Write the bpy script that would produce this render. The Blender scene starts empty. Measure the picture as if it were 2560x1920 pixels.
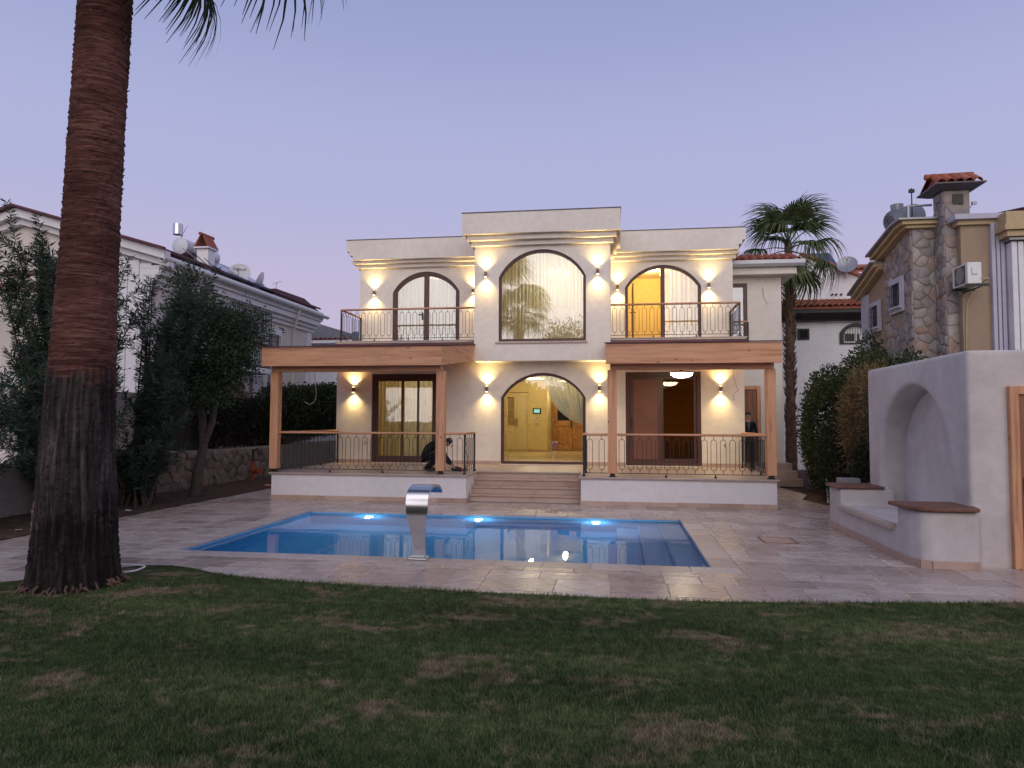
import bpy, bmesh, math, random
import numpy as np
from mathutils import Vector, Matrix
from mathutils.geometry import tessellate_polygon
R = math.radians
sc = bpy.context.scene
COL = sc.collection

# ---------------------------------------------------------------- camera
def cam_axes(yaw, pitch, roll):
    f = Vector((-math.sin(yaw)*math.cos(pitch), math.cos(yaw)*math.cos(pitch), math.sin(pitch)))
    r = Vector((math.cos(yaw), math.sin(yaw), 0)); u = r.cross(f)
    return r*math.cos(roll)+u*math.sin(roll), u*math.cos(roll)-r*math.sin(roll), f
_r, _u, _f = cam_axes(0.14487, 0.05212, 0.0041)
cd = bpy.data.cameras.new('camera'); co = bpy.data.objects.new('camera', cd); COL.objects.link(co)
cd.sensor_fit = 'HORIZONTAL'; cd.sensor_width = 36.0; cd.lens = 1766.2/2560*36.0
cd.clip_start = 0.05; cd.clip_end = 4000
co.matrix_world = Matrix(((_r.x, _u.x, -_f.x, 0), (_r.y, _u.y, -_f.y, 0), (_r.z, _u.z, -_f.z, 1.8), (0, 0, 0, 1)))
sc.camera = co

# ---------------------------------------------------------------- dusk sky
w = bpy.data.worlds.new('World'); sc.world = w; w.use_nodes = True
nt = w.node_tree; nt.nodes.clear()
out = nt.nodes.new('ShaderNodeOutputWorld'); bg = nt.nodes.new('ShaderNodeBackground')
tc = nt.nodes.new('ShaderNodeTexCoord'); sp = nt.nodes.new('ShaderNodeSeparateXYZ'); rp = nt.nodes.new('ShaderNodeValToRGB')
nt.links.new(tc.outputs['Generated'], sp.inputs[0]); nt.links.new(sp.outputs['Z'], rp.inputs[0])
nt.links.new(rp.outputs[0], bg.inputs[0]); nt.links.new(bg.outputs[0], out.inputs[0])
cr = rp.color_ramp; cr.interpolation = 'EASE'
for k, (p, c) in enumerate(((0.0, (0.53, 0.44, 0.55)), (0.14, (0.51, 0.450, 0.62)), (0.33, (0.40, 0.42, 0.655)), (0.56, (0.28, 0.325, 0.555)), (1.0, (0.21, 0.25, 0.43)))):
    e = cr.elements[0] if k == 0 else cr.elements.new(p) if k < 4 else cr.elements[-1]
    e.position = p; e.color = (*c, 1)
bg.inputs[1].default_value = 0.87
# afterglow of the set sun, behind the camera: one broad weak lamp
sd = bpy.data.lights.new('sun', 'SUN'); so = bpy.data.objects.new('sun', sd); COL.objects.link(so)
sd.energy = 1.35; sd.angle = R(70); sd.color = (1.0, 0.89, 0.77)
so.rotation_euler = Vector((-0.12, 1.0, -0.42)).to_track_quat('-Z', 'Y').to_euler()

sc.view_settings.view_transform = 'Standard'; sc.view_settings.look = 'None'
sc.view_settings.exposure = 0.32; sc.view_settings.gamma = 1.0; sc.view_settings.use_curve_mapping = False
sc.render.engine = 'CYCLES'
cy = sc.cycles
cy.use_denoising = True; cy.max_bounces = 8; cy.diffuse_bounces = 4; cy.glossy_bounces = 4; cy.transmission_bounces = 6
cy.transparent_max_bounces = 16; cy.caustics_reflective = False; cy.caustics_refractive = True
cy.sample_clamp_indirect = 4.0; cy.use_light_tree = True

# ---------------------------------------------------------------- materials
MATS = {}
class NT:
    def __init__(s, name):
        s.m = bpy.data.materials.new(name); s.m.use_nodes = True; s.t = s.m.node_tree; s.t.nodes.clear()
        s.out = s.n('OutputMaterial'); MATS[name] = s.m
    def n(s, typ, **kw):
        nd = s.t.nodes.new('ShaderNode'+typ)
        for k, v in kw.items():
            if k.startswith('i_'):
                key = k[2:]; key = int(key) if key.isdigit() else key.replace('_', ' ')
                if hasattr(v, 'is_linked') or isinstance(v, bpy.types.NodeSocket): s.t.links.new(v, nd.inputs[key])
                else: nd.inputs[key].default_value = v
            else: setattr(nd, k, v)
        return nd
    def l(s, a, b): s.t.links.new(a, b)
    def coord(s, kind='Object', scale=(1, 1, 1)):
        c = s.n('TexCoord').outputs[kind]
        mp = s.n('Mapping'); s.l(c, mp.inputs[0]); mp.inputs['Scale'].default_value = scale
        return mp.outputs[0]
    def noise(s, vec, scale, detail=4, rough=.55, dist=0):
        nd = s.n('TexNoise'); s.l(vec, nd.inputs['Vector']); nd.inputs['Scale'].default_value = scale
        nd.inputs['Detail'].default_value = detail; nd.inputs['Roughness'].default_value = rough; nd.inputs['Distortion'].default_value = dist
        return nd.outputs['Fac']
    def ramp(s, fac, stops, interp='LINEAR'):
        nd = s.n('ValToRGB'); s.l(fac, nd.inputs[0]); cr = nd.color_ramp; cr.interpolation = interp
        for k, (p, c) in enumerate(stops):
            e = cr.elements[k] if k < 2 else cr.elements.new(p)
            e.position = p; e.color = (*c, 1) if len(c) == 3 else c
        return nd.outputs[0]
    def mix(s, fac, a, b, blend='MIX'):
        nd = s.n('MixRGB', blend_type=blend)
        for k, v in ((0, fac), (1, a), (2, b)):
            if isinstance(v, bpy.types.NodeSocket): s.l(v, nd.inputs[k])
            else: nd.inputs[k].default_value = v if k == 0 or len(v) == 4 else (*v, 1)
        return nd.outputs[0]
    def math(s, op, a, b=0.5, clamp=False):
        nd = s.n('Math', operation=op); nd.use_clamp = clamp
        for k, v in ((0, a), (1, b)):
            if isinstance(v, bpy.types.NodeSocket): s.l(v, nd.inputs[k])
            else: nd.inputs[k].default_value = v
        return nd.outputs[0]
    def rnd(s): return s.n('ObjectInfo').outputs['Random']
    def bump(s, h, strength=.3, dist=.02):
        nd = s.n('Bump'); s.l(h, nd.inputs['Height']); nd.inputs['Strength'].default_value = strength; nd.inputs['Distance'].default_value = dist
        return nd.outputs[0]
    def bsdf(s, col, rough=.6, metal=0, nrm=None, spec=.5, **kw):
        b = s.n('BsdfPrincipled')
        for key, v in (('Base Color', col), ('Roughness', rough), ('Metallic', metal), ('Specular IOR Level', spec)):
            if isinstance(v, bpy.types.NodeSocket): s.l(v, b.inputs[key])
            else: b.inputs[key].default_value = (*v, 1) if key == 'Base Color' and len(v) == 3 else v
        if nrm is not None: s.l(nrm, b.inputs['Normal'])
        for k, v in kw.items(): b.inputs[k.replace('_', ' ')].default_value = v
        return b.outputs[0]
    def done(s, sh): s.l(sh, s.out.inputs['Surface']); return s.m

def simple(name, col, rough=.6, metal=0, var=.12, scale=6, bump=0, bscale=40, spec=.5, rvar=0.0):
    t = NT(name); v = t.coord()
    n = t.noise(v, scale, 5); a = tuple(max(0, c*(1-var)) for c in col); b = tuple(min(1, c*(1+var)) for c in col)
    c = t.ramp(n, ((.3, a), (.7, b)))
    nr = t.bump(t.noise(v, bscale, 4), bump, .01) if bump else None
    rg = rough
    if rvar: rg = t.math('MULTIPLY_ADD', n, rvar); rg.node.inputs[2].default_value = rough-rvar*.5
    return t.done(t.bsdf(c, rg, metal, nr, spec))

def plaster(name, col, stain=.10, bump=.35):
    t = NT(name); v = t.coord()
    n1 = t.noise(v, .9, 5, .6); n2 = t.noise(v, 7, 4)
    c = t.ramp(n1, ((.30, tuple(x*(1-stain) for x in col)), (.62, col)))
    c = t.mix(.10, c, t.ramp(n2, ((.35, (.3, .28, .26)), (.65, (1, 1, 1)))), 'MULTIPLY')
    h = t.math('ADD', t.math('MULTIPLY', t.noise(v, 9, 3, .5), .9), t.math('MULTIPLY', t.noise(v, 70, 3), .30))
    return t.done(t.bsdf(c, .88, 0, t.bump(h, bump, .012), .25))
plaster('villa_plaster', (.86, .80, .715)); plaster('white_stucco', (.66, .61, .59), .22, .7); plaster('terrace_paint', (.77, .735, .745), .06, .25)
plaster('cream_wall', (.72, .655, .62)); plaster('ochre_wall', (.37, .275, .195)); plaster('white_wall', (.84, .83, .85), .12, .9); plaster('pale_trim', (.80, .79, .82), .05, .15)
plaster('beige_trim', (.55, .42, .25), .08, .15); plaster('lavender_trim', (.52, .51, .60), .05, .15); plaster('room_wall', (.72, .58, .31), .04, .1); plaster('ceiling_white', (.80, .77, .72), .04, .1)
simple('frame_brown', (.085, .035, .03), .42, 0, .15, 5); simple('shutter_brown', (.17, .070, .045), .5, 0, .15, 3, .25, 220)
simple('iron_black', (.012, .012, .013), .5, 0, .2, 8); simple('bronze', (.26, .13, .08), .38, .5, .1)
simple('tile_maroon', (.10, .028, .04), .65, 0, .25, 3, .2, 30); simple('dark_edge', (.10, .09, .10), .5)
simple('white_metal', (.62, .63, .65), .4, 0, .05); simple('grey_metal', (.30, .31, .33), .4, .4, .08); simple('dark_wood', (.17, .075, .048), .55, 0, .25, 9, .3, 60)
simple('orange_plastic', (.36, .07, .03), .45); simple('white_plastic', (.72, .72, .70), .4, 0, .04); simple('black_rubber', (.016, .016, .018), .6)
simple('rubber_cable', (.02, .02, .02), .5); simple('green_tarp', (.03, .16, .13), .5); simple('soil', (.085, .052, .038), .95, 0, .45, 5, 1.0, 25, .2)
simple('wardrobe_paint', (.66, .55, .33), .5, 0, .06); simple('entry_oak', (.40, .19, .065), .45, 0, .25, 6)
simple('jacket', (.018, .019, .024), .85, 0, .3, 20, .4, 60, .2); simple('trousers', (.012, .012, .015), .85, 0, .3, 20, .4, 60, .2)
simple('skin', (.42, .23, .16), .5, 0, .08); simple('hair', (.012, .009, .008), .55, 0, .3, 30); simple('shirt', (.10, .11, .13), .8, 0, .1, 30)
simple('collector_blue', (.035, .05, .10), .15, 0, .1); simple('tank_white', (.60, .64, .70), .35); simple('tank_grey', (.16, .17, .20), .45)
simple('pool_blue', (.21, .60, .90), .5, 0, .05, 1.2); simple('pool_step_blue', (.42, .62, .85), .5, 0, .05, 1.2); simple('screen_black', (.01, .01, .012), .15)
simple('room_floor', (.56, .45, .26), .22, 0, .12, 1.5); simple('concrete', (.32, .29, .27), .9, 0, .2, 4, .5); simple('mosquito_net', (.55, .41, .24), .8, 0, .1)
simple('brick_tan', (.36, .27, .19), .9, 0, .25, 3, .8, 20); simple('mortar', (.30, .26, .23), .95, 0, .15, 8, .6, 30)

def wood(name, axis, base=(.64, .335, .185), dark=(.44, .20, .105)):
    t = NT(name); st = [9, 9, 9]; st[axis] = .55
    v = t.coord('Object', tuple(st)); n = t.noise(v, 1.6, 6, .6, .6)
    c = t.ramp(n, ((.32, dark), (.50, base), (.72, tuple(min(1, x*1.14) for x in base))))
    v2 = t.coord('Object'); k = [1.9, 1.9, 1.9]; k[axis] = 1.35
    vo = t.n('TexVoronoi'); t.l(t.coord('Object', tuple(k)), vo.inputs['Vector']); vo.inputs['Scale'].default_value = 2.3
    kn = t.ramp(vo.outputs['Distance'], ((.05, (1, 1, 1)), (.12, (0, 0, 0))))
    c = t.mix(t.math('MULTIPLY', kn, .78), c, (.13, .05, .03))
    big = t.noise(v2, .8, 3); c = t.mix(.22, c, t.ramp(big, ((.3, (.55, .5, .5)), (.7, (1, 1, 1)))), 'MULTIPLY')
    return t.done(t.bsdf(c, .55, 0, t.bump(n, .15, .004), .35))
wood('pine_x', 0); wood('pine_y', 1); wood('pine_z', 2); wood('brown_door_z', 2, (.30, .13, .07), (.19, .075, .04))

def glass(name, refl=.13, tint=(.93, .95, .93)):
    t = NT(name); fr = t.n('Fresnel'); fr.inputs[0].default_value = 1.5
    fac = t.math('ADD', fr.outputs[0], refl, True)
    v = t.coord(); nb = t.bump(t.noise(v, 1.3, 2), .02, .05)
    g = t.n('BsdfGlossy'); g.inputs['Roughness'].default_value = .0; g.inputs['Color'].default_value = (.95, .97, 1, 1); t.l(nb, g.inputs['Normal'])
    tr = t.n('BsdfTransparent'); tr.inputs[0].default_value = (*tint, 1)
    m = t.n('MixShader'); t.l(fac, m.inputs[0]); t.l(tr.outputs[0], m.inputs[1]); t.l(g.outputs[0], m.inputs[2])
    return t.done(m.outputs[0])
glass('window_glass', .05); glass('mirror_glass', .13); glass('tinted_glass', -.01, (.62, .50, .36))

def curtain_mat(name, col, thin):
    t = NT(name); v = t.coord('Object', (1, 1, .02)); n = t.noise(v, 26, 3)
    c = t.ramp(n, ((.3, tuple(x*.8 for x in col)), (.7, col)))
    d = t.n('BsdfDiffuse'); t.l(c, d.inputs[0]); tl = t.n('BsdfTranslucent'); t.l(c, tl.inputs[0])
    m = t.n('MixShader'); m.inputs[0].default_value = .5; t.l(d.outputs[0], m.inputs[1]); t.l(tl.outputs[0], m.inputs[2])
    tr = t.n('BsdfTransparent'); m2 = t.n('MixShader'); m2.inputs[0].default_value = thin
    t.l(m.outputs[0], m2.inputs[1]); t.l(tr.outputs[0], m2.inputs[2]); return t.done(m2.outputs[0])
curtain_mat('sheer', (.82, .82, .76), .12); curtain_mat('tulle', (.84, .88, .88), .22); curtain_mat('drape', (.62, .55, .36), .0)

def emit(name, col, s):
    t = NT(name); e = t.n('Emission'); e.inputs[0].default_value = (*col, 1); e.inputs[1].default_value = s; return t.done(e.outputs[0])
emit('bulb_warm', (1, .78, .38), 14); emit('lamp_dome', (1, .80, .48), 40); emit('pool_lamp', (.60, .84, 1), 16); emit('chandelier_glow', (1, .9, .68), 6); emit('screen_glow', (.4, .8, .65), .9); emit('strip_glow', (1, .85, .5), 3)

t = NT('steel'); v = t.coord('Object', (1, 1, 40)); 
t.done(t.bsdf((.60, .60, .62), t.math('MULTIPLY_ADD', t.noise(v, 6, 2), .10), 1.0, t.bump(t.noise(v, 9, 3), .04, .002))); MATS['steel'].node_tree.nodes['Math'].inputs[2].default_value = .16

# travertine: every tile its own tone, cloudy veins, honed so lamps glint in it
def travertine(name, tones, rough=.30):
    t = NT(name); v0 = t.n('TexCoord').outputs['Object']; rnd = t.rnd()
    off = t.n('VectorMath', operation='ADD'); t.l(v0, off.inputs[0]); cmb = t.n('CombineXYZ'); t.l(t.math('MULTIPLY', rnd, 37.0), cmb.inputs[0]); t.l(t.math('MULTIPLY', rnd, 91.0), cmb.inputs[1]); t.l(cmb.outputs[0], off.inputs[1])
    mp = t.n('Mapping'); t.l(off.outputs[0], mp.inputs[0]); mp.inputs['Scale'].default_value = (1.3, 2.3, 2)
    n = t.noise(mp.outputs[0], 1.7, 7, .62, .8); n2 = t.noise(off.outputs[0], 22, 4)
    base = t.ramp(rnd, tuple((i/(len(tones)-1), c) for i, c in enumerate(tones)))
    c = t.mix(.62, base, t.ramp(n, ((.28, (.52, .43, .41)), (.50, (.88, .83, .81)), (.75, (1, 1, 1)))), 'MULTIPLY')
    c = t.mix(t.math('MULTIPLY', t.ramp(n2, ((.62, (0, 0, 0)), (.70, (1, 1, 1)))), .35), c, (.30, .22, .18))
    r = t.math('MULTIPLY_ADD', n, .34); r.node.inputs[2].default_value = rough-.13
    return t.done(t.bsdf(c, r, 0, t.bump(n2, .10, .003), .5))
travertine('travertine', ((.46, .375, .33), (.58, .49, .44), (.38, .30, .265), (.62, .54, .49), (.51, .42, .37), (.43, .345, .305)), .24)
travertine('travertine_step', ((.48, .34, .27), (.55, .42, .35), (.44, .31, .25)), .4); travertine('travertine_coping', ((.50, .42, .37), (.60, .52, .47), (.45, .37, .33)), .36)
simple('joint', (.40, .34, .31), .9, 0, .2, 4, .4)

t = NT('water'); v = t.coord('Object', (1, 1, 1))
nb = t.bump(t.math('ADD', t.noise(v, 1.6, 2, .5, .3), t.math('MULTIPLY', t.noise(v, 8, 2), .12)), .035, .05)
fr = t.n('Fresnel'); fr.inputs[0].default_value = 1.33; t.l(nb, fr.inputs['Normal'])
g = t.n('BsdfGlossy'); g.inputs['Roughness'].default_value = .0; t.l(nb, g.inputs['Normal'])
tr = t.n('BsdfRefraction'); tr.inputs['Color'].default_value = (.80, .93, .98, 1); tr.inputs['Roughness'].default_value = 0; tr.inputs['IOR'].default_value = 1.33; t.l(nb, tr.inputs['Normal'])
m = t.n('MixShader'); t.l(fr.outputs[0], m.inputs[0]); t.l(tr.outputs[0], m.inputs[1]); t.l(g.outputs[0], m.inputs[2]); t.done(m.outputs[0])

def stone_mat(name, tones):
    t = NT(name); rnd = t.rnd(); v = t.coord()
    base = t.ramp(rnd, tuple((i/(len(tones)-1), c) for i, c in enumerate(tones)))
    n = t.noise(v, 5, 6, .65); c = t.mix(.55, base, t.ramp(n, ((.3, (.45, .42, .40)), (.65, (1, 1, 1)))), 'MULTIPLY')
    return t.done(t.bsdf(c, .85, 0, t.bump(t.noise(v, 18, 5), .6, .015), .3))
stone_mat('clad_stone', ((.33, .29, .28), (.42, .37, .34), (.29, .26, .26), (.40, .28, .22), (.46, .42, .38), (.34, .31, .31), (.38, .33, .30)))
stone_mat('rubble_stone', ((.22, .19, .17), (.30, .25, .22), (.18, .155, .15), (.36, .29, .23), (.25, .22, .21)))
stone_mat('terracotta', ((.36, .10, .055), (.44, .15, .08), (.30, .085, .06), (.42, .18, .11)))

def leafmat(name, a, b, gloss=.45, trans=.25):
    t = NT(name); v = t.coord(); n = t.noise(v, 2.2, 4); n2 = t.noise(v, 23, 2)
    c = t.ramp(t.math('ADD', t.math('MULTIPLY', n, .6), t.math('MULTIPLY', n2, .4)), ((.36, a), (.64, b)))
    p = t.bsdf(c, max(gloss, .62), 0, None, .22); tl = t.n('BsdfTranslucent'); t.l(c, tl.inputs[0])
    m = t.n('MixShader'); m.inputs[0].default_value = trans; t.l(p, m.inputs[1]); t.l(tl.outputs[0], m.inputs[2]); return t.done(m.outputs[0])
leafmat('oleander_leaf', (.030, .055, .038), (.068, .108, .070)); leafmat('tree_leaf', (.030, .050, .030), (.072, .105, .058)); leafmat('palm_leaf', (.060, .090, .038), (.16, .20, .085))
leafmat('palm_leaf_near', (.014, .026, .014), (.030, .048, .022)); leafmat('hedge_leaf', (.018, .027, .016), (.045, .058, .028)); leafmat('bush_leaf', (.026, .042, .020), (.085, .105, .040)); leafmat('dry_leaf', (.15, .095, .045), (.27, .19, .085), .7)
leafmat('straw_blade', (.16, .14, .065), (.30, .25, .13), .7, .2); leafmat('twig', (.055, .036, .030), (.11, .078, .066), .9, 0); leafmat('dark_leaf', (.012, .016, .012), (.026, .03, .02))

# lawn: dead tan patches with a shape of their own in dark green turf
def lawnmat(name, blade):
    t = NT(name); v = t.coord('Object', (.62, 1.0, 0)); n = t.noise(v, 1.9, 6, .62, .6); n2 = t.noise(t.coord(), 9, 4)
    vv = t.coord('Object', (.35, 1.1, 0)); n3 = t.noise(vv, .8, 3, .5)
    g = t.ramp(t.math('ADD', t.math('MULTIPLY', n2, .45), t.math('MULTIPLY', n3, .55)), ((.36, (.040, .066, .020)), (.50, (.086, .130, .040)), (.63, (.19, .23, .085))))
    dead = t.ramp(t.math('ADD', n, t.math('MULTIPLY', n2, .22)), ((.645, (0, 0, 0)), (.775, (.9, .9, .9))))
    straw = t.ramp(n2, ((.3, (.21, .15, .10)), (.7, (.42, .32, .215))))
    c = t.mix(dead, g, straw)
    if blade:
        tl = t.n('BsdfTranslucent'); t.l(c, tl.inputs[0]); p = t.bsdf(c, .55, 0, None, .3)
        m = t.n('MixShader'); m.inputs[0].default_value = .2; t.l(p, m.inputs[1]); t.l(tl.outputs[0], m.inputs[2]); return t.done(m.outputs[0])
    c = t.mix(1.0, c, (.55, .5, .48), 'MULTIPLY')
    return t.done(t.bsdf(c, .95, 0, t.bump(n2, .8, .03), .1))
lawnmat('lawn_ground', False); lawnmat('lawn_blade', True)

# palm bark: ringed red-brown fibre above, grey fissured bark below, bare patches near the foot
t = NT('palm_bark'); v = t.coord(); 
rings = t.noise(t.coord('Object', (2.0, 2.0, 30)), 1.6, 7, .7, .5); fis = t.noise(t.coord('Object', (17, 17, 1.3)), 1.3, 6, .6, .3)
ringc = t.ramp(rings, ((.32, (.045, .022, .019)), (.50, (.165, .070, .056)), (.66, (.30, .16, .13))))
lowc = t.ramp(fis, ((.36, (.022, .018, .017)), (.52, (.055, .046, .044)), (.68, (.135, .118, .112))))
sx = t.n('SeparateXYZ'); t.l(v, sx.inputs[0]); zz = sx.outputs['Z']
jag = t.math('ADD', zz, t.math('MULTIPLY', t.noise(v, 3.5, 5, .7), .75))
up = t.ramp(t.math('MULTIPLY', jag, .25), ((.64, (0, 0, 0)), (.675, (1, 1, 1))))
bl = t.ramp(t.noise(v, .9, 3), ((.38, (.55, .5, .5)), (.62, (1.15, 1.1, 1.1))))
c = t.mix(1.0, t.mix(up, lowc, ringc), bl, 'MULTIPLY')
dk = t.ramp(t.math('MULTIPLY', jag, .5), ((.53, (.45, .43, .41)), (.58, (1, 1, 1)))); c = t.mix(1.0, c, dk, 'MULTIPLY')
pat = t.math('MULTIPLY', t.ramp(t.noise(t.coord('Object', (1.3, 1.3, .8)), 2.1, 4), ((.60, (0, 0, 0)), (.64, (1, 1, 1)))), t.ramp(t.math('MULTIPLY', zz, .5), ((.20, (0, 0, 0)), (.30, (1, 1, 1)))))
pat = t.math('MULTIPLY', pat, t.ramp(t.math('MULTIPLY', zz, .5), ((.48, (1, 1, 1)), (.52, (0, 0, 0)))))
c = t.mix(pat, c, t.ramp(fis, ((.35, (.12, .075, .05)), (.65, (.34, .24, .18)))))
h = t.mix(up, fis, rings)
t.done(t.bsdf(c, .9, 0, t.bump(h, .9, .05), .15))
simple('palm_stub', (.12, .072, .05), .9, 0, .5, 9, .8, 30); simple('tree_bark', (.085, .065, .055), .9, 0, .35, 14, .9, 30)

# ---------------------------------------------------------------- mesh helpers
class MB:
    def __init__(s): s.v = []; s.f = []
    def add(s, vs, fs):
        b = len(s.v); s.v += [tuple(p) for p in vs]; s.f += [tuple(b+i for i in f) for f in fs]; return s
    def box(s, x0, x1, y0, y1, z0, z1):
        return s.add([(x0, y0, z0), (x1, y0, z0), (x1, y1, z0), (x0, y1, z0), (x0, y0, z1), (x1, y0, z1), (x1, y1, z1), (x0, y1, z1)],
                     [(0, 3, 2, 1), (4, 5, 6, 7), (0, 1, 5, 4), (1, 2, 6, 5), (2, 3, 7, 6), (3, 0, 4, 7)])
    def prism(s, pts, a0, a1, axis='y'):
        n = len(pts)
        f = {'y': lambda p, a: (p[0], a, p[1]), 'x': lambda p, a: (a, p[0], p[1]), 'z': lambda p, a: (p[0], p[1], a)}[axis]
        vs = [f(p, a0) for p in pts]+[f(p, a1) for p in pts]
        return s.add(vs, [tuple(range(n)), tuple(range(2*n-1, n-1, -1))]+[(i, i+n, (i+1) % n+n, (i+1) % n) for i in range(n)])
    def plate(s, outer, holes, a0, a1, axis='y'):
        loops = [outer]+list(holes); f = {'y': lambda p, a: (p[0], a, p[1]), 'x': lambda p, a: (a, p[0], p[1]), 'z': lambda p, a: (p[0], p[1], a)}[axis]
        flat = [p for lp in loops for p in lp]; n = len(flat)
        tris = tessellate_polygon([[Vector((p[0], p[1], 0)) for p in lp] for lp in loops])
        fs = [tuple(q) for q in tris]+[tuple(i+n for i in q) for q in tris]; b = 0
        for lp in loops:
            m = len(lp); fs += [(b+i, b+(i+1) % m, b+(i+1) % m+n, b+i+n) for i in range(m)]; b += m
        return s.add([f(p, a0) for p in flat]+[f(p, a1) for p in flat], fs)
    def tube(s, pts, r, n=8, closed=False, cap=True):
        pts = [Vector(p) for p in pts]; m = len(pts); rr = r if isinstance(r, (list, tuple)) else [r]*m
        b = len(s.v); up = None
        for i, p in enumerate(pts):
            a = pts[(i-1) % m] if closed or i else pts[0]; c = pts[(i+1) % m] if closed or i < m-1 else pts[-1]
            d = (c-a).normalized()
            if up is None: up = Vector((0, 0, 1)) if abs(d.z) < .9 else Vector((1, 0, 0))
            x = d.cross(up)
            if x.length < 1e-5: x = d.cross(Vector((0, 1, 0)))
            x.normalize(); y = x.cross(d).normalized(); up = y
            for k in range(n):
                q = p+(x*math.cos(2*math.pi*k/n)+y*math.sin(2*math.pi*k/n))*rr[i]; s.v.append(tuple(q))
        for i in range(m if closed else m-1):
            j = (i+1) % m
            for k in range(n): s.f.append((b+i*n+k, b+i*n+(k+1) % n, b+j*n+(k+1) % n, b+j*n+k))
        if cap and not closed: s.f.append(tuple(b+k for k in range(n-1, -1, -1))); s.f.append(tuple(b+(m-1)*n+k for k in range(n)))
        return s
    def lathe(s, prof, n=24, c=(0, 0, 0), axis='z'):
        b = len(s.v)
        for r, h in prof:
            for k in range(n):
                x, y = r*math.cos(2*math.pi*k/n), r*math.sin(2*math.pi*k/n)
                s.v.append((c[0]+x, c[1]+y, c[2]+h) if axis == 'z' else (c[0]+x, c[1]+h, c[2]+y) if axis == 'y' else (c[0]+h, c[1]+x, c[2]+y))
        for i in range(len(prof)-1):
            for k in range(n): s.f.append((b+i*n+k, b+i*n+(k+1) % n, b+(i+1)*n+(k+1) % n, b+(i+1)*n+k))
        s.f.append(tuple(b+k for k in range(n-1, -1, -1))); s.f.append(tuple(b+(len(prof)-1)*n+k for k in range(n)))
        return s
    def sheet(s, rows):
        m = len(rows[0]); return s.add([p for r in rows for p in r], [(i*m+k, i*m+k+1, (i+1)*m+k+1, (i+1)*m+k) for i in range(len(rows)-1) for k in range(m-1)])
    def mesh(s, name, mat, smooth=None):
        me = bpy.data.meshes.new(name); me.from_pydata(s.v, [], s.f); me.update()
        bm = bmesh.new(); bm.from_mesh(me); bmesh.ops.recalc_face_normals(bm, faces=bm.faces); bm.to_mesh(me); bm.free()
        me.materials.append(MATS[mat])
        if smooth is not None:
            me.polygons.foreach_set('use_smooth', [True]*len(me.polygons)); me.set_sharp_from_angle(angle=R(smooth))
        return me
    def build(s, name, mat, parent=None, smooth=None, bevel=0, local=False, label=None):
        return place(s.mesh(name, mat, smooth), name, parent, bevel, local, label)

def place(me, name, parent=None, bevel=0, local=False, label=None, loc=None):
    o = bpy.data.objects.new(name, me); COL.objects.link(o)
    if loc is not None: o.location = loc
    if parent is not None:
        o.parent = parent
        if not local: o.matrix_parent_inverse = world_of(parent).inverted()
    if bevel:
        b = o.modifiers.new('bevel', 'BEVEL'); b.width = bevel; b.segments = 2; b.limit_method = 'ANGLE'; b.angle_limit = R(40); b.harden_normals = False
    if label: o['label'] = label
    return o
def world_of(o):
    m = Matrix.LocRotScale(o.location, o.rotation_euler, o.scale)
    return world_of(o.parent) @ o.matrix_parent_inverse @ m if o.parent else m
def tag(o, label=None, cat=None, group=None, kind=None):
    for k, v in (('label', label), ('category', cat), ('group', group), ('kind', kind)):
        if v: o[k] = v
    return o
def thing(name, label, cat, loc=(0, 0, 0), group=None, rotz=0):
    e = bpy.data.objects.new(name, None); COL.objects.link(e); e.location = loc; e.rotation_euler = (0, 0, rotz); e.empty_display_size = .2
    return tag(e, label, cat, group)
def copy_tree(o, parent=None, loc=None, label=None, rotz=None):
    c = o.copy(); COL.objects.link(c)
    if parent is not None: c.parent = parent
    if loc is not None: c.location = loc
    if rotz is not None: c.rotation_euler = (0, 0, rotz)
    if label: c['label'] = label
    for ch in [x for x in bpy.data.objects if x.parent == o]: copy_tree(ch, c)
    return c
def struct(name, mb, mat, smooth=None, label=None):
    return tag(mb.build(name, mat, None, smooth), label, None, None, 'structure')
def arch(x0, x1, z0, zs, za, n=18):
    """opening outline: straight jambs to the spring line, then a segmental arc"""
    hw = (x1-x0)/2; rise = za-zs; rad = (hw*hw+rise*rise)/(2*rise); cx = (x0+x1)/2; cz = za-rad; a = math.asin(min(1, hw/rad))
    return [(x0, z0), (x1, z0)]+[(cx+rad*math.sin(a-2*a*i/n), cz+rad*math.cos(a-2*a*i/n)) for i in range(n+1)]
def rect(x0, x1, z0, z1): return [(x0, z0), (x1, z0), (x1, z1), (x0, z1)]
def quads_object(name, V, mat, parent=None, tri=False):
    """V: (n,4,3) array of leaf quads as one mesh"""
    n, k, _ = V.shape; me = bpy.data.meshes.new(name); me.vertices.add(n*k); me.vertices.foreach_set('co', V.reshape(-1).astype(np.float32))
    me.loops.add(n*k); me.loops.foreach_set('vertex_index', np.arange(n*k, dtype=np.int32)); me.polygons.add(n)
    me.polygons.foreach_set('loop_start', np.arange(0, n*k, k, dtype=np.int32)); me.polygons.foreach_set('loop_total', np.full(n, k, np.int32))
    me.update(calc_edges=True); me.materials.append(MATS[mat]); return place(me, name, parent)
# ================================================================ setting
rng = random.Random(7); nrg = np.random.default_rng(11)
PX0, PX1, PY0, PY1 = -6.04, 1.19, 9.10, 13.55
pool_hole = [(PX0, PY0), (PX1, PY0), (PX1, PY1), (PX0, PY1)]
def grow(lp, d): return [(lp[0][0]-d, lp[0][1]-d), (lp[1][0]+d, lp[1][1]-d), (lp[2][0]+d, lp[2][1]+d), (lp[3][0]-d, lp[3][1]+d)]
struct('ground', MB().plate([(-900, -900), (900, -900), (900, 900), (-900, 900)], [grow(pool_hole, .10)], -.075, -.060, 'z'), 'soil')

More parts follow.
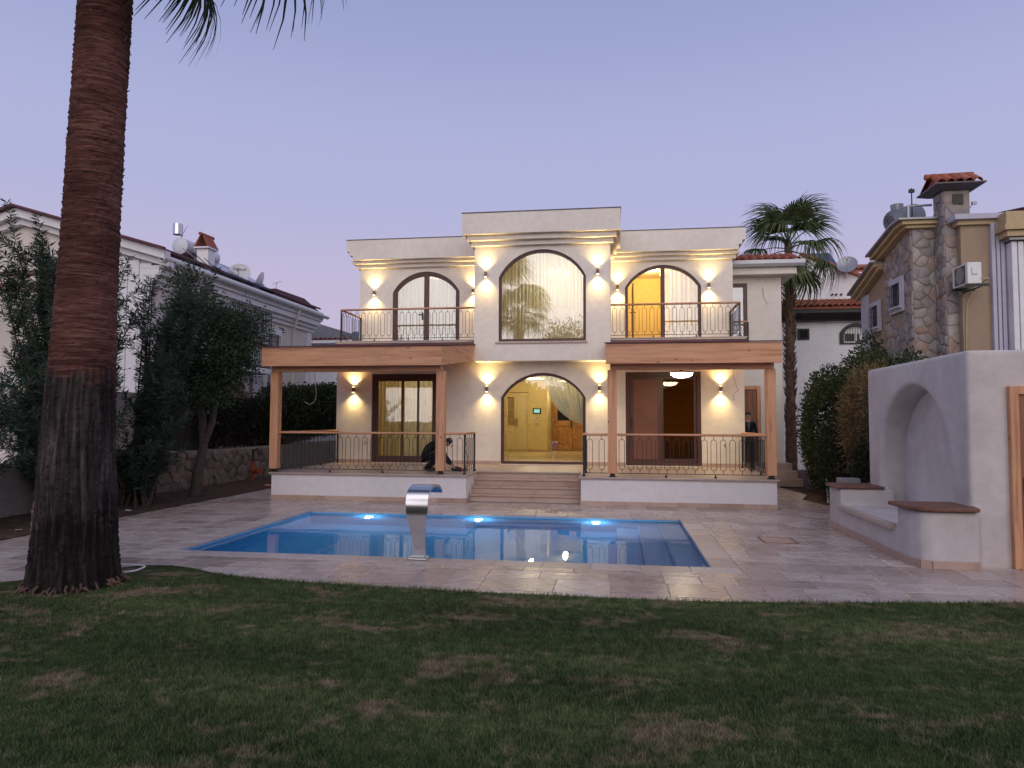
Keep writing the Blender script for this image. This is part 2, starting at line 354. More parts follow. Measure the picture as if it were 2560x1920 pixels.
patio = struct('patio', MB().plate([(-9.0, 5.0), (9.0, 5.0), (9.0, 13.6), (4.6, 13.6), (3.5, 15.6), (3.5, 19.3), (-9.0, 19.3)], [grow(pool_hole, .05)], -.05, -.007, 'z'), 'joint', None, 'travertine paving round the pool')
# paving laid in courses, lengths broken at random
tiles = []; y = 15.28; k = 0
while y > 6.6:
    d = (.61, .41, .41)[k % 3]; k += 1; x = -9.0-rng.random()*.4
    while x < 7.2:
        L = rng.choice((.41, .61, .61, .81)); tiles.append((max(x, -9.0), min(x+L, 7.2), y-d, y)); x += L
    y -= d
C0, C1, C2, C3 = PX0-.32, PX1+.32, PY0-.32, PY1+.32
def cut(t):
    """clip a tile against the coping ring of the pool"""
    x0, x1, y0, y1 = t
    if x1 <= C0 or x0 >= C1 or y1 <= C2 or y0 >= C3: return [t]
    out = []
    if y1 > C3: out.append((x0, x1, C3, y1)); y1 = C3
    if y0 < C2: out.append((x0, x1, y0, C2)); y0 = C2
    if x0 < C0: out.append((x0, C0, y0, y1))
    if x1 > C1: out.append((C1, x1, y0, y1))
    return [q for q in out if q[1]-q[0] > .05 and q[3]-q[2] > .05]
edge_pts = [(-14, 4.6), (-9, 6.1), (-6.68, 6.96), (-6.28, 7.35), (-6.0, 7.82), (-5.72, 8.06), (-5.4, 8.10), (-5.0, 7.97), (-4.47, 7.69), (-3.4, 7.50), (-2.28, 7.40), (-1.06, 7.35), (.64, 7.33), (1.6, 7.42), (2.6, 7.57), (4.02, 7.80), (7, 8.25), (14, 9.2)]
_ex = np.array([p[0] for p in edge_pts]); _ey = np.array([p[1] for p in edge_pts])
def lawn_edge(x): return np.interp(x, _ex, _ey)
tiles = [q for t in tiles for q in cut(t)]
tiles = [t for t in tiles if t[3] > lawn_edge((t[0]+t[1])/2)-.35 and not (t[0] > 3.72 and t[3] > 9.7 and t[3] < 13.3 and t[0] > 4.3) and not (-7.8 < (t[0]+t[1])/2 < 3.3 and t[2] > 15.3)]
def seen_size(t):
    cx, cyy = (t[0]+t[1])/2, (t[2]+t[3])/2; v = Vector((cx, cyy, -1.8)); dz = v.dot(_f)
    if dz < 1: return 0
    u = v.dot(_r)/dz*1766+1280
    return 0 if u < -60 or u > 2620 else (t[1]-t[0])*(t[3]-t[2])/dz**3
tiles.sort(key=seen_size, reverse=True)
cache = {}
def tile_mesh(w, d, mat='travertine', name='paving_tile', th=.022, top=0.0, bev=.004):
    key = (round(w, 3), round(d, 3), mat)
    if key not in cache:
        g = .004; a, b = w/2-g, d/2-g; m = MB()
        m.add([(-a, -b, -th), (a, -b, -th), (a, b, -th), (-a, b, -th), (-a, -b, -bev), (a, -b, -bev), (a, b, -bev), (-a, b, -bev), (-a+bev, -b+bev, 0), (a-bev, -b+bev, 0), (a-bev, b-bev, 0), (-a+bev, b-bev, 0)],
              [(0, 1, 5, 4), (1, 2, 6, 5), (2, 3, 7, 6), (3, 0, 4, 7), (4, 5, 9, 8), (5, 6, 10, 9), (6, 7, 11, 10), (7, 4, 8, 11), (8, 9, 10, 11), (3, 2, 1, 0)])
        cache[key] = m.mesh(name, mat)
    return cache[key]
rest = MB()
for i, t in enumerate(tiles):
    cx, cyy = (t[0]+t[1])/2, (t[2]+t[3])/2; dz = rng.uniform(-.0012, .0012)
    if i < 300 and seen_size(t) > 0: place(tile_mesh(t[1]-t[0], t[3]-t[2]), 'paving_tile', patio, loc=(cx, cyy, dz))
    else: g = .004; rest.box(t[0]+g, t[1]-g, t[2]+g, t[3]-g, -.022, dz)
tag(rest.build('paving_rest', 'travertine', patio), kind='stuff')
# pool
pool = thing('swimming_pool', 'rectangular blue swimming pool set in the travertine paving', 'swimming pool', (-2.4, 11.3, -1.35))
sh = MB(); a = .08
for x0, x1, y0, y1 in ((PX0-a, PX0, PY0-a, PY1+a), (PX1, PX1+a, PY0-a, PY1+a), (PX0, PX1, PY0-a, PY0), (PX0, PX1, PY1, PY1+a)): sh.box(x0, x1, y0, y1, -1.45, -.028)
sh.box(PX0, PX1, PY0, PY1, -1.45, -1.35)
sh.build('pool_shell', 'pool_blue', pool)
for x0, zt in ((.02, -.92), (.41, -.60), (.80, -.28)): MB().box(x0, x0+.388, PY0+.002, PY1-.002, -1.348, zt).build('pool_step', 'pool_step_blue', pool, bevel=.02)
lip = MB()
for s0, s1, y0, y1 in ((PX0, PX1, PY0+.0, PY0+.012), (PX0, PX1, PY1-.012, PY1)): lip.box(s0, s1, y0, y1, -.09, -.030)
n = 0
def coping(x0, x1, y0, y1):
    w, d = x1-x0, y1-y0
    place(tile_mesh(w, d, 'travertine_coping', 'coping_stone', .04, 0, .007), 'coping_stone', pool, loc=((x0+x1)/2, (y0+y1)/2, rng.uniform(0, .001)))
for yy0, yy1 in ((C2, PY0+.02), (PY1-.02, C3)):
    N = 13; st = (C1-C0)/N
    for i in range(N): coping(C0+i*st, C0+(i+1)*st, yy0, yy1)
for xx0, xx1 in ((C0, PX0+.02), (PX1-.02, C1)):
    N = 7; st = (PY1-.02-PY0-.02)/N
    for i in range(N): coping(xx0, xx1, PY0+.02+i*st, PY0+.02+(i+1)*st)
wt = MB().sheet([[(PX0+(PX1-PX0)*i/40, PY0+(PY1-PY0)*j/24, -.062) for i in range(41)] for j in range(25)]).build('water', 'water', None, 60)
if wt.data.polygons[0].normal.z < 0: wt.data.flip_normals()
tag(wt, 'clear pool water mirroring the villa', None, None, 'structure')
for i, x in enumerate((-4.81, -2.61, -.36)):
    e = thing('pool_light', ('lit round pool lamp left of the steel water spout', 'lit round pool lamp below the entrance stairs', 'lit round pool lamp nearest the underwater steps')[i], 'pool light', (x, PY1, -.34), 'underwater pool lights')
    MB().lathe([(.105, 0), (.105, -.012), (.088, -.016)], 24, (0, 0, 0), 'y').build('bezel', 'steel', e, local=True)
    MB().lathe([(.085, -.0162), (.07, -.026), (.03, -.032)], 20, (0, 0, 0), 'y').build('lens', 'pool_lamp', e, 60, local=True)
    ld = bpy.data.lights.new('pool_lamp', 'POINT'); ld.energy = 8; ld.color = (.42, .72, 1); ld.shadow_soft_size = .05
    lo = bpy.data.objects.new('lamp', ld); COL.objects.link(lo); lo.parent = e; lo.location = (0, -.14, -.03)

# lawn
outer = [(-60, -60), (60, -60), (60, 9.2)]+[(p[0], p[1]) for p in reversed(edge_pts)]+[(-60, 4.6)]
lawn = struct('lawn', MB().plate(outer, [], -.03, .010, 'z'), 'lawn_ground', None, 'mown lawn with dead straw patches')
N = 430000
d = 2.6+(9.0-2.6)*nrg.random(N)**.85; ang = (nrg.random(N)-.5)*1.42+.145
bx = -np.sin(ang)*d; by = np.cos(ang)*d
ok = by < lawn_edge(bx)+.015; bx, by = bx[ok], by[ok]
ok = ((bx+5.83)**2+(by-7.0)**2) > .40**2; bx, by = bx[ok], by[ok]; N = len(bx)
cl = .5+.5*np.sin(bx*3.1+np.sin(by*2.3)*1.7)*np.sin(by*4.3+np.cos(bx*1.9)*2.1)
h = (.011+.021*nrg.random(N)**1.6)*(.65+.75*cl); near_edge = (lawn_edge(bx)-by) < .10; h = np.where(near_edge, h*1.7, h)
th = nrg.random(N)*2*np.pi; lean = (.25+.9*nrg.random(N))*h; wd = .0022+.0018*nrg.random(N)
lx, ly = np.cos(th)*lean, np.sin(th)*lean; ax, ay = -np.sin(th+nrg.normal(0, .5, N))*wd, np.cos(th+nrg.normal(0, .5, N))*wd
z0 = np.full(N, .008)
V = np.stack([np.stack([bx-ax, by-ay, z0], 1), np.stack([bx+ax, by+ay, z0], 1), np.stack([bx+lx, by+ly, z0+h], 1)], 1)
tag(quads_object('grass', V, 'lawn_blade'), 'short grass blades of the mown lawn', 'grass', None, 'stuff')

# taller bleached stalks scattered through the turf
N2 = 26000; d = 2.6+(9.0-2.6)*nrg.random(N2)**.9; ang = (nrg.random(N2)-.5)*1.42+.145; sx_ = -np.sin(ang)*d; sy_ = np.cos(ang)*d
cl2_ = np.sin(sx_*2.1+1.3*np.sin(sy_*1.7))+np.sin(sy_*3.3+1.1*np.cos(sx_*2.7)); ok = (sy_ < lawn_edge(sx_)) & (((sx_+5.83)**2+(sy_-7.0)**2) > .40**2) & (cl2_+nrg.normal(0, .6, N2) > .35); sx_, sy_ = sx_[ok], sy_[ok]; N2 = len(sx_)
th = nrg.random(N2)*2*np.pi; h = .018+.034*nrg.random(N2); le = h*(.3+1.1*nrg.random(N2)); z0 = np.full(N2, .008)
V = np.stack([np.stack([sx_-.002*np.sin(th), sy_+.002*np.cos(th), z0], 1), np.stack([sx_+.002*np.sin(th), sy_-.002*np.cos(th), z0], 1), np.stack([sx_+le*np.cos(th), sy_+le*np.sin(th), z0+h], 1)], 1)
tag(quads_object('dry_grass', V, 'straw_blade'), 'bleached straw blades scattered through the lawn', 'grass', None, 'stuff')

# planting beds
def bed(name, poly_fn, x0, x1, y0, y1, st, amp, label):
    nx, ny = int((x1-x0)/st), int((y1-y0)/st); rows = []
    for j in range(ny+1):
        rows.append([(x0+(x1-x0)*i/nx, y0+(y1-y0)*j/ny, poly_fn(x0+(x1-x0)*i/nx, y0+(y1-y0)*j/ny)+rng.uniform(-amp, amp)) for i in range(nx+1)])
    return struct(name, MB().sheet(rows), 'soil', 40, label)
bed('soil_bed', lambda x, y: .005+max(0, -x-9.15)*.035, -10.75, -9.006, 5, 27, .12, .012, 'bare brown soil strip along the rubble wall')
bed('soil_bed', lambda x, y: -.02+max(0, x-5.2)*.05, 3.36, 10.5, 13.62, 27, .16, .015, 'dark soil behind the white hut')
path_pts = [(3.33, 15.2), (4.75, 14.2), (5.3, 13.7), (4.9, 15.2), (4.44, 16.13), (4.25, 17.11), (4.45, 17.7), (4.62, 18.2), (4.55, 19.3), (4.4, 20.2), (4.7, 21.2), (5.1, 22.0), (3.33, 22.0)]
struct('path', MB().plate(path_pts, [], -.03, .022, 'z'), 'travertine', None, 'curved stone path to the side door')
# ================================================================ villa
YW, YU, YB, ZT = 19.08, 20.70, 18.60, .61
villa = thing('villa', 'two-storey cream plastered villa with arched windows and stepped cornices', 'house', (-2, 19, 0))
def vp(name, mb, mat, smooth=None, bevel=0, parent=villa, label=None): return mb.build(name, mat, parent, smooth, bevel, False, label)
LD, AD, RD = (-6.77, -4.88, .63, 3.10), (-3.09, -.78, .63, 2.43, 3.11), (.28, 2.24, .63, 3.115)
vp('front_wall', MB().plate(rect(-7.8, 3.34, 0, 3.86), [rect(*LD), arch(*AD), rect(*RD)], YW, YW+.26), 'villa_plaster')
vp('side_wall', MB().box(-7.8, -7.54, YW+.26, 31.0, 0, 3.86), 'villa_plaster'); vp('side_wall', MB().box(3.08, 3.34, YW+.26, 31.0, 0, 3.86), 'villa_plaster')
vp('skirting', MB().box(-7.80, LD[0]-.01, YW-.014, YW-.001, ZT, ZT+.10).box(LD[1]+.01, AD[0]-.01, YW-.014, YW-.001, ZT, ZT+.10).box(AD[1]+.01, RD[0]-.01, YW-.014, YW-.001, ZT, ZT+.10).box(RD[1]+.01, 3.34, YW-.014, YW-.001, ZT, ZT+.10), 'travertine_step')
# balconies
for x0, x1 in ((-7.84, -3.752), (-.108, 3.40)):
    vp('balcony_slab', MB().box(x0, x1, YW-.06, YU+.02, 3.862, 4.00), 'villa_plaster', bevel=.006)
    vp('balcony_floor', MB().box(x0-.02, x1+.02 if x1 > 0 else x1, YW-.09, YU-.004, 4.002, 4.03), 'travertine_coping', bevel=.004)
# upper wings
UL, UR = (-6.72, -4.63, 4.05, 5.70, 6.33), (.30, 2.46, 4.05, 5.70, 6.34)
vp('wing_wall', MB().plate(rect(-7.77, -3.752, 4.031, 6.46), [arch(*UL)], YU, YU+.26), 'villa_plaster')
vp('wing_wall', MB().plate(rect(-.108, 3.34, 4.031, 6.46), [arch(*UR)], YU, YU+.26), 'villa_plaster')
vp('wing_side_wall', MB().box(-7.77, -7.51, YU+.26, 31.0, 4.0, 6.46).box(3.08, 3.34, YU+.26, 31.0, 4.0, 6.46).box(-7.8, 3.34, 31.0, 31.26, 0, 6.46), 'villa_plaster')
# cornices of the wings: two bands under a tall parapet with stepped ends
def wing_cornice(xi, xo, s):
    for yb, z0, z1, ov in ((YU-.11, 6.46, 6.57, .09), (YU-.23, 6.572, 6.665, .17)):
        a, b = sorted((xi, xo+s*ov)); vp('cornice_band', MB().box(a, b, yb, 31.4, z0, z1), 'villa_plaster', bevel=.006)
    xo2 = xo; pts = [(xi, 6.667), (xo2+s*.12, 6.667), (xo2+s*.12, 6.80), (xo2+s*.22, 6.80), (xo2+s*.22, 6.92), (xo2+s*.31, 6.92), (xo2+s*.31, 7.27), (xi, 7.27)]
    vp('parapet', MB().prism(pts, YU-.35, 31.5), 'villa_plaster')
    a, b = sorted((xi, xo2+s*.325)); vp('parapet_capping', MB().box(a, b, YU-.365, 31.52, 7.272, 7.292), 'dark_edge')
wing_cornice(-3.752, -7.77, -1); wing_cornice(-.108, 3.34, 1)
# projecting centre block
CW = (-3.085, -.75, 3.92, 5.65, 6.39)
vp('block_wall', MB().plate(rect(-3.75, -.11, 3.40, 6.50), [arch(*CW)], YB, YB+.24), 'villa_plaster')
vp('block_side_wall', MB().box(-3.75, -3.51, YB+.24, YU+.3, 3.40, 6.50).box(-.35, -.11, YB+.24, YU+.3, 3.40, 6.50), 'villa_plaster')
vp('block_soffit', MB().box(-3.51, -.35, YB+.24, YW+.26, 3.40, 3.60), 'villa_plaster')
for i, (yb, z0, z1, ov) in enumerate(((YB-.11, 6.50, 6.625, .085), (YB-.23, 6.627, 6.762, .17))):
    vp('cornice_band', MB().box(-3.75-ov, -.11+ov, yb, 24, z0, z1), 'villa_plaster', bevel=.006)
vp('parapet', MB().box(-4.03, .16, YB-.35, 24.2, 6.764, 7.33), 'villa_plaster', bevel=.006)
vp('parapet_capping', MB().box(-4.045, .175, YB-.365, 24.22, 7.332, 7.354), 'dark_edge')
vp('window_sill', MB().box(CW[0]-.08, CW[1]+.04, YB-.045, YB+.10, CW[2]-.055, CW[2]-.005), 'travertine_coping', bevel=.006)

# ---- joinery
def inset(x0, x1, z0, zs, za, d): return (x0+d, x1-d, z0+d, zs+d*.25, za-d)
def arched_unit(name, o, y, fw, dep, leaves, gl, label):
    e = MB().plate(arch(*o), [arch(*inset(*o, fw))], y, y+dep).build(name, 'frame_brown', villa, None, .006, False, label)
    i = inset(*o, fw)
    if leaves == 2:
        cx = (o[0]+o[1])/2; i1 = arch(*i)
        MB().box(cx-.078, cx+.078, y+.012, y+dep-.012, i[2]+.0, i[4]-.004).build('stile', 'frame_brown', e, None, .006)
        MB().plate(i1, [arch(*inset(*i, .05))], y+.014, y+dep-.014).build('sash', 'frame_brown', e, None, .005)
    MB().plate(arch(*i), [], y+dep*.45, y+dep*.45+.008).build('pane', gl, e)
    return e
cwin = arched_unit('arched_window', CW, YB+.06, .075, .08, 1, 'mirror_glass', 'large arched window with curtain behind')
adoor = arched_unit('arched_door', AD, YW+.06, .075, .08, 1, 'window_glass', 'wide arched glass door into the lit hall')
ldoor = arched_unit('arched_door', UL, YU+.06, .085, .08, 2, 'mirror_glass', 'closed arched balcony door with sheer curtain')
MB().tube([(-5.80, YU+.05, 5.02), (-5.80, YU-.0, 5.02), (-5.92, YU-.0, 5.02)], .012, 6).box(-5.815, -5.785, YU+.045, YU+.062, 4.86, 5.08).build('door_handle', 'iron_black', ldoor)
# right balcony door: fixed right leaf, left leaf swung open into the yellow room
e = MB().plate(arch(*UR), [arch(*inset(*UR, .085))], YU+.06, YU+.14).build('arched_door', 'frame_brown', villa, None, .006, False, 'arched balcony door with one leaf open')
cx = (UR[0]+UR[1])/2; i = inset(*UR, .085); ar = arch(*i, n=24)
half = [(cx+.06, i[2])]+[p for p in ar if p[0] >= cx+.06]
half = [(cx+.06, i[2])]+[p for p in ar if p[0] > cx+.07]; half.append((cx+.06, i[4]-.003))
MB().box(cx-.06, cx+.06, YU+.072, YU+.128, i[2], i[4]-.004).build('stile', 'frame_brown', e, None, .006)
MB().plate(half, [], YU+.10, YU+.108).build('pane', 'mirror_glass', e)
lf = MB().box(i[0]+.13, i[0]+.165, YU+.15, YU+1.05, i[2], 5.85).build('door_leaf', 'frame_brown', e, None, .004)
MB().tube([(i[0]+.12, YU+.22, 5.0), (i[0]+.06, YU+.22, 5.0), (i[0]+.06, YU+.32, 5.0)], .012, 6).tube([(i[0]+.17, YU+.22, 5.0), (i[0]+.23, YU+.22, 5.0), (i[0]+.23, YU+.32, 5.0)], .012, 6).build('door_handle', 'iron_black', lf)
# left sliding door: four panes, one panel slid behind the next
def slider(o, y, label, panels, gl):
    x0, x1, z0, z1 = o
    e = MB().plate(rect(x0, x1, z0, z1), [rect(x0+.10, x1-.10, z0+.07, z1-.10)], y, y+.12).build('sliding_door', 'frame_brown', villa, None, .006, False, label)
    for a, b, dy, fr in panels:
        p = MB().plate(rect(a, b, z0+.072, z1-.102), [rect(a+fr, b-fr, z0+.18, z1-.20)], y+dy, y+dy+.04).build('panel', 'frame_brown', e, None, .005)
        MB().box(a+fr, b-fr, y+dy+.016, y+dy+.024, z0+.18, z1-.20).build('pane', gl, p)
    return e
sl = slider(LD, YW+.05, 'brown sliding glass door before yellow curtains', ((-6.665, -5.86, .012, .07), (-5.93, -5.42, .065, .06), (-5.47, -4.985, .012, .05)), 'window_glass')
sr_ = slider(RD, YW+.05, 'dark brown sliding door with closed shutter', ((.385, 1.22, .012, .11), (1.20, 2.135, .062, .075)), 'tinted_glass')
MB().box(.48, 1.115, YW+.063, YW+.076, .805, 2.92).build('roller_shutter', 'shutter_brown', sr_)
MB().box(1.22, 2.10, YW+.145, YW+.16, .72, 3.0).build('insect_screen', 'mosquito_net', sr_)
MB().box(.425, .45, YW+.03, YW+.06, 1.62, 1.90).build('door_handle', 'iron_black', sr_)

# ---- annex on the right with tiled eave
YA = 22.0
ann = MB().plate(rect(3.34, 4.95, 0, 6.18), [rect(3.20+.16, 3.97, 4.18, 5.99), rect(3.42, 4.32, ZT, 2.88)], YA, YA+.26)
vp('annex_wall', ann, 'villa_plaster'); vp('annex_side_wall', MB().box(4.69, 4.95, YA+.26, 27.5, 0, 6.18), 'villa_plaster')
vp('annex_eave', MB().box(3.34, 5.32, YA-.37, 28, 6.181, 6.38), 'villa_plaster', bevel=.006)
gut = MB(); prof = [(YA-.56, 6.57), (YA-.57, 6.46), (YA-.50, 6.39), (YA-.40, 6.385), (YA-.38, 6.39), (YA-.38, 6.57), (YA-.40, 6.57), (YA-.40, 6.41), (YA-.49, 6.41), (YA-.545, 6.47), (YA-.545, 6.57)]
gut.prism(prof, 3.34, 5.52, 'x'); vp('gutter', gut, 'white_metal', 30)
vp('annex_roof', MB().prism([(YA-.37, 6.382), (YA-.37, 6.56), (25, 7.45), (28, 6.56), (28, 6.382)], 3.345, 5.40, 'x'), 'terracotta')
def barrel(length, r, n=6):
    m = MB(); pts = []
    for j in range(2):
        pts.append([(r*(1-.12*j)*math.cos(math.pi*k/n), j*length, r*(1-.12*j)*math.sin(math.pi*k/n)) for k in range(n+1)])
    m.sheet(pts); pts2 = [[(x*.86, y, max(0, z-.014)) for x, y, z in row] for row in pts]; m.sheet(pts2)
    b = [0, n+1]; m.f += [(k, k+1, 2*(n+1)+k+1, 2*(n+1)+k) for k in range(n)]
    return m
bt = barrel(.42, .095).mesh('roof_tile', 'terracotta', 40)
for i in range(9):
    for j in range(3):
        o = place(bt, 'roof_tile', villa, loc=(3.47+.235*i, YA-.42+.36*j, 6.575+.36*j*.345)); o.rotation_euler = (math.atan(.345), 0, rng.uniform(-.03, .03))
e = MB().plate(rect(3.36, 3.97, 4.18, 5.99), [rect(3.36, 3.86, 4.29, 5.88)], YA+.03, YA+.11).build('window', 'frame_brown', villa, None, .005)
MB().box(3.36, 3.86, YA+.06, YA+.068, 4.29, 5.88).build('pane', 'mirror_glass', e)
e = MB().plate(rect(3.42, 4.32, ZT, 2.88), [rect(3.53, 4.21, ZT, 2.77)], YA-.015, YA+.10).build('side_door_frame', 'pine_z', villa, None, .006)
dl = MB().plate(rect(3.535, 4.205, ZT+.005, 2.765), [rect(3.63, 4.11, 1.75, 2.66), rect(3.63, 4.11, .78, 1.62)], YA+.03, YA+.075).build('side_door', 'brown_door_z', villa, None, .008)
MB().box(3.63, 4.11, YA+.045, YA+.06, .78, 1.62).build('panel', 'brown_door_z', dl); MB().box(3.63, 4.11, YA+.045, YA+.06, 1.75, 2.66).build('panel', 'brown_door_z', dl)
for i, (yy, z) in enumerate(((21.4, .61), (21.05, .41), (20.7, .21))): MB().box(3.36, 5.05+.06*i, yy, YA-.002 if i == 0 else yy+.352, .0, z-.004).build('side_step', 'travertine_step', villa, None, .008)

# ---- rooms (only what the openings show)
def room(x0, x1, y0, y1, z0, z1, wallm='room_wall', fl='room_floor'):
    t = .05
    r = MB().box(x0-t, x0, y0, y1, z0, z1).box(x1, x1+t, y0, y1, z0, z1).box(x0-t, x1+t, y1, y1+t, z0, z1).build('room_wall', wallm, villa)
    MB().box(x0-t, x1+t, y0, y1+t, z0-t, z0).build('room_floor', fl, villa); MB().box(x0-t, x1+t, y0, y1+t, z1, z1+t).build('room_ceiling', 'ceiling_white', villa)
room(-4.6, .12, YW+.262, 29.0, .60, 3.34); room(-7.48, -4.72, YW+.262, 23.2, .60, 3.34); room(-3.50, -.36, YB+.242, 20.9, 3.62, 6.48)
room(-7.50, -3.80, YU+.262, 24.0, 4.04, 6.44); room(-.05, 3.06, YU+.262, 23.2, 4.04, 6.44)
MB().box(.17, 3.06, YW+.30, YW+.33, .6, 3.5).build('dark_lining', 'mosquito_net', villa)
def bulb(x, y, z, watts, col=(1, .80, .48), size=.12, parent=None):
    ld = bpy.data.lights.new('lamp', 'POINT'); ld.energy = watts; ld.color = col; ld.shadow_soft_size = size
    lo = bpy.data.objects.new('lamp', ld); COL.objects.link(lo); lo.location = (x, y, z)
    if parent is not None: lo.parent = parent; lo.matrix_parent_inverse = world_of(parent).inverted()
    return lo
def downlight(x, y, z, watts, label, group, col=(1, .80, .48)):
    e = thing('ceiling_spotlight', label, 'spotlight', (x, y, z), group)
    MB().lathe([(.055, 0), (.055, -.012), (.04, -.014)], 18).build('rim', 'white_metal', e, local=True)
    MB().lathe([(.039, -.0142), (.03, -.02)], 16).build('bulb', 'bulb_warm', e, local=True)
    bulb(x, y, z-.12, watts, col, .08, e)
downlight(-1.70, 20.6, 3.34, 42, 'bright ceiling spotlight behind the apex of the arched hall door', 'hall ceiling spotlights')
downlight(-3.0, 25.6, 3.34, 60, 'ceiling spotlight over the wardrobe in the hall', 'hall ceiling spotlights'); downlight(-1.9, 27.4, 3.34, 52, 'ceiling spotlight before the oak entry door', 'hall ceiling spotlights')
downlight(-5.8, 21.2, 3.34, 55, 'ceiling spotlight behind the yellow drapes', 'living room spotlight'); downlight(1.1, 21.8, 6.44, 85, 'ceiling spotlight in the yellow upper room', 'upper room spotlight', (1, .66, .24))
downlight(-5.7, 22.2, 6.44, 22, 'ceiling spotlight behind the sheer balcony curtains', 'upper room spotlight', (1, .85, .6))
# upper centre chandelier
ch = thing('chandelier', 'glowing crystal chandelier behind the big arched window', 'chandelier', (-1.55, 20.0, 6.05))
MB().tube([(-1.55, 20.0, 6.12), (-1.55, 20.0, 6.48)], .012, 6).build('rod', 'bronze', ch)
MB().lathe([(.30, .05), (.34, .03), (.34, .0), (.30, -.02)], 28, (-1.55, 20, 6.08)).build('ring', 'bronze', ch, 40)
dr = MB().lathe([(.012, 0), (.018, -.05), (.004, -.10)], 6).mesh('crystal', 'chandelier_glow')
for k in range(14): place(dr, 'crystal', ch, loc=(-1.55+.28*math.cos(k*math.tau/14), 20+.28*math.sin(k*math.tau/14), 6.06))
bulb(-1.55, 20.0, 5.75, 55, (1, .84, .56), .15, ch)

# hall furniture seen through the arched door
HY = 27.4
wd = thing('wardrobe', 'cream two-door wardrobe with a louvred leaf in the hall', 'wardrobe', (-3.8, HY+.3, .6))
MB().plate(rect(-4.30, -3.345, .60, 2.90), [rect(-4.24, -3.40, .68, 2.83)], HY, HY+.56).build('carcass', 'wardrobe_paint', wd, None, .006)
for a, b in ((-4.235, -3.825), (-3.815, -3.405)):
    lf = MB().plate(rect(a, b, .685, 2.825), [rect(a+.075, b-.075, 1.62, 2.73), rect(a+.075, b-.075, .78, 1.48)], HY-.035, HY-.001).build('door', 'wardrobe_paint', wd, None, .008)
    MB().box(a+.075, b-.075, HY-.014, HY-.003, .78, 1.48).build('panel', 'wardrobe_paint', lf)
    if a < -4:
        sl_ = MB().box(-.128, .128, -.018, .018, -.005, .005).mesh('louvre', 'wardrobe_paint')
        for k in range(22): o = place(sl_, 'louvre', lf, loc=((a+b)/2, HY-.02, 1.65+.049*k)); o.rotation_euler = (R(-38), 0, 0)
        MB().box(a+.076, b-.076, HY-.004, HY-.0015, 1.62, 2.73).build('backing', 'dark_wood', lf)
    else: MB().box(a+.075, b-.075, HY-.014, HY-.003, 1.62, 2.73).build('panel', 'wardrobe_paint', lf)
    hx = b-.035 if a < -4 else a+.035
    MB().tube([(hx, HY-.035, 1.60), (hx, HY-.08, 1.60), (hx, HY-.08, 1.88), (hx, HY-.035, 1.88)], .012, 6).build('handle', 'iron_black', lf)
vp('hall_pier', MB().box(-3.34, -2.60, HY-.05, 29.0, .60, 3.339), 'room_wall'); vp('hall_skirting', MB().box(-3.345, -2.595, HY-.065, HY-.051, .60, .70), 'travertine_step')
vp('hall_beam', MB().box(-4.6, -3.345, HY-.02, 29.0, 2.92, 3.338), 'room_wall')
mon = thing('wall_monitor', 'small black wall monitor with a lit screen on the hall pier', 'monitor', (-3.0, HY-.05, 2.18)); MY = HY-.05
MB().box(-3.17, -2.84, MY-.034, MY-.001, 2.08, 2.29).build('bezel', 'screen_black', mon, None, .006)
MB().box(-3.12, -2.89, MY-.039, MY-.0345, 2.115, 2.255).build('screen', 'screen_glow', mon)
for nm, lb, z0, z1, w0 in (('thermostat', 'small white thermostat below the wall monitor', 1.86, 1.97, .045), ('switch_plate', 'grey switch plate under the thermostat', 1.65, 1.73, .12), ('wall_socket', 'small socket low on the hall pier', 1.12, 1.21, .055)):
    e = thing(nm, lb, nm.replace('_', ' '), (-3.0, MY, z0)); MB().box(-3.0-w0, -3.0+w0, MY-.014, MY-.001, z0, z1).build('plate', 'white_metal', e, None, .003)
    for k in range(3 if w0 > .1 else 1): MB().box(-3.0-w0*.7+k*.06, -3.0-w0*.7+k*.06+.045, MY-.02, MY-.0145, z0+.015, z1-.015).build('button', 'grey_metal', e)
hp = vp('hall_cupboard', MB().box(-2.595, -2.57, 28.0, 28.95, .6, 3.0), 'wardrobe_paint'); MB().tube([(-2.56, 28.5, 1.6), (-2.52, 28.5, 1.6), (-2.52, 28.5, 1.9), (-2.56, 28.5, 1.9)], .012, 6).build('handle', 'iron_black', hp)
ED = 28.85
ed = MB().plate(rect(-2.56, -.86, .60, 2.92), [rect(-2.48, -.94, .605, 2.84)], ED, 28.99).build('entry_door', 'entry_oak', villa, None, .008, False, 'oak double entry door with a dark glazed light')
for a, b in ((-2.475, -1.715), (-1.705, -.945)):
    lf = MB().plate(rect(a, b, .61, 2.835), [rect(a+.15, b-.13, 1.82, 2.70), rect(a+.13, b-.13, .78, 1.58)], ED+.02, ED+.07).build('leaf', 'entry_oak', ed, None, .012)
    MB().box(a+.13, b-.13, ED+.045, ED+.06, .78, 1.58).build('panel', 'entry_oak', lf); MB().box(a+.21, b-.21, ED+.022, ED+.044, .88, 1.48).build('panel', 'entry_oak', lf, None, .02)
    MB().box(a+.15, b-.13, ED+.045, ED+.055, 1.82, 2.70).build('pane', 'screen_black', lf)
MB().box(-1.80, -1.75, ED-.02, ED+.018, 1.52, 1.86).build('door_handle', 'iron_black', ed)

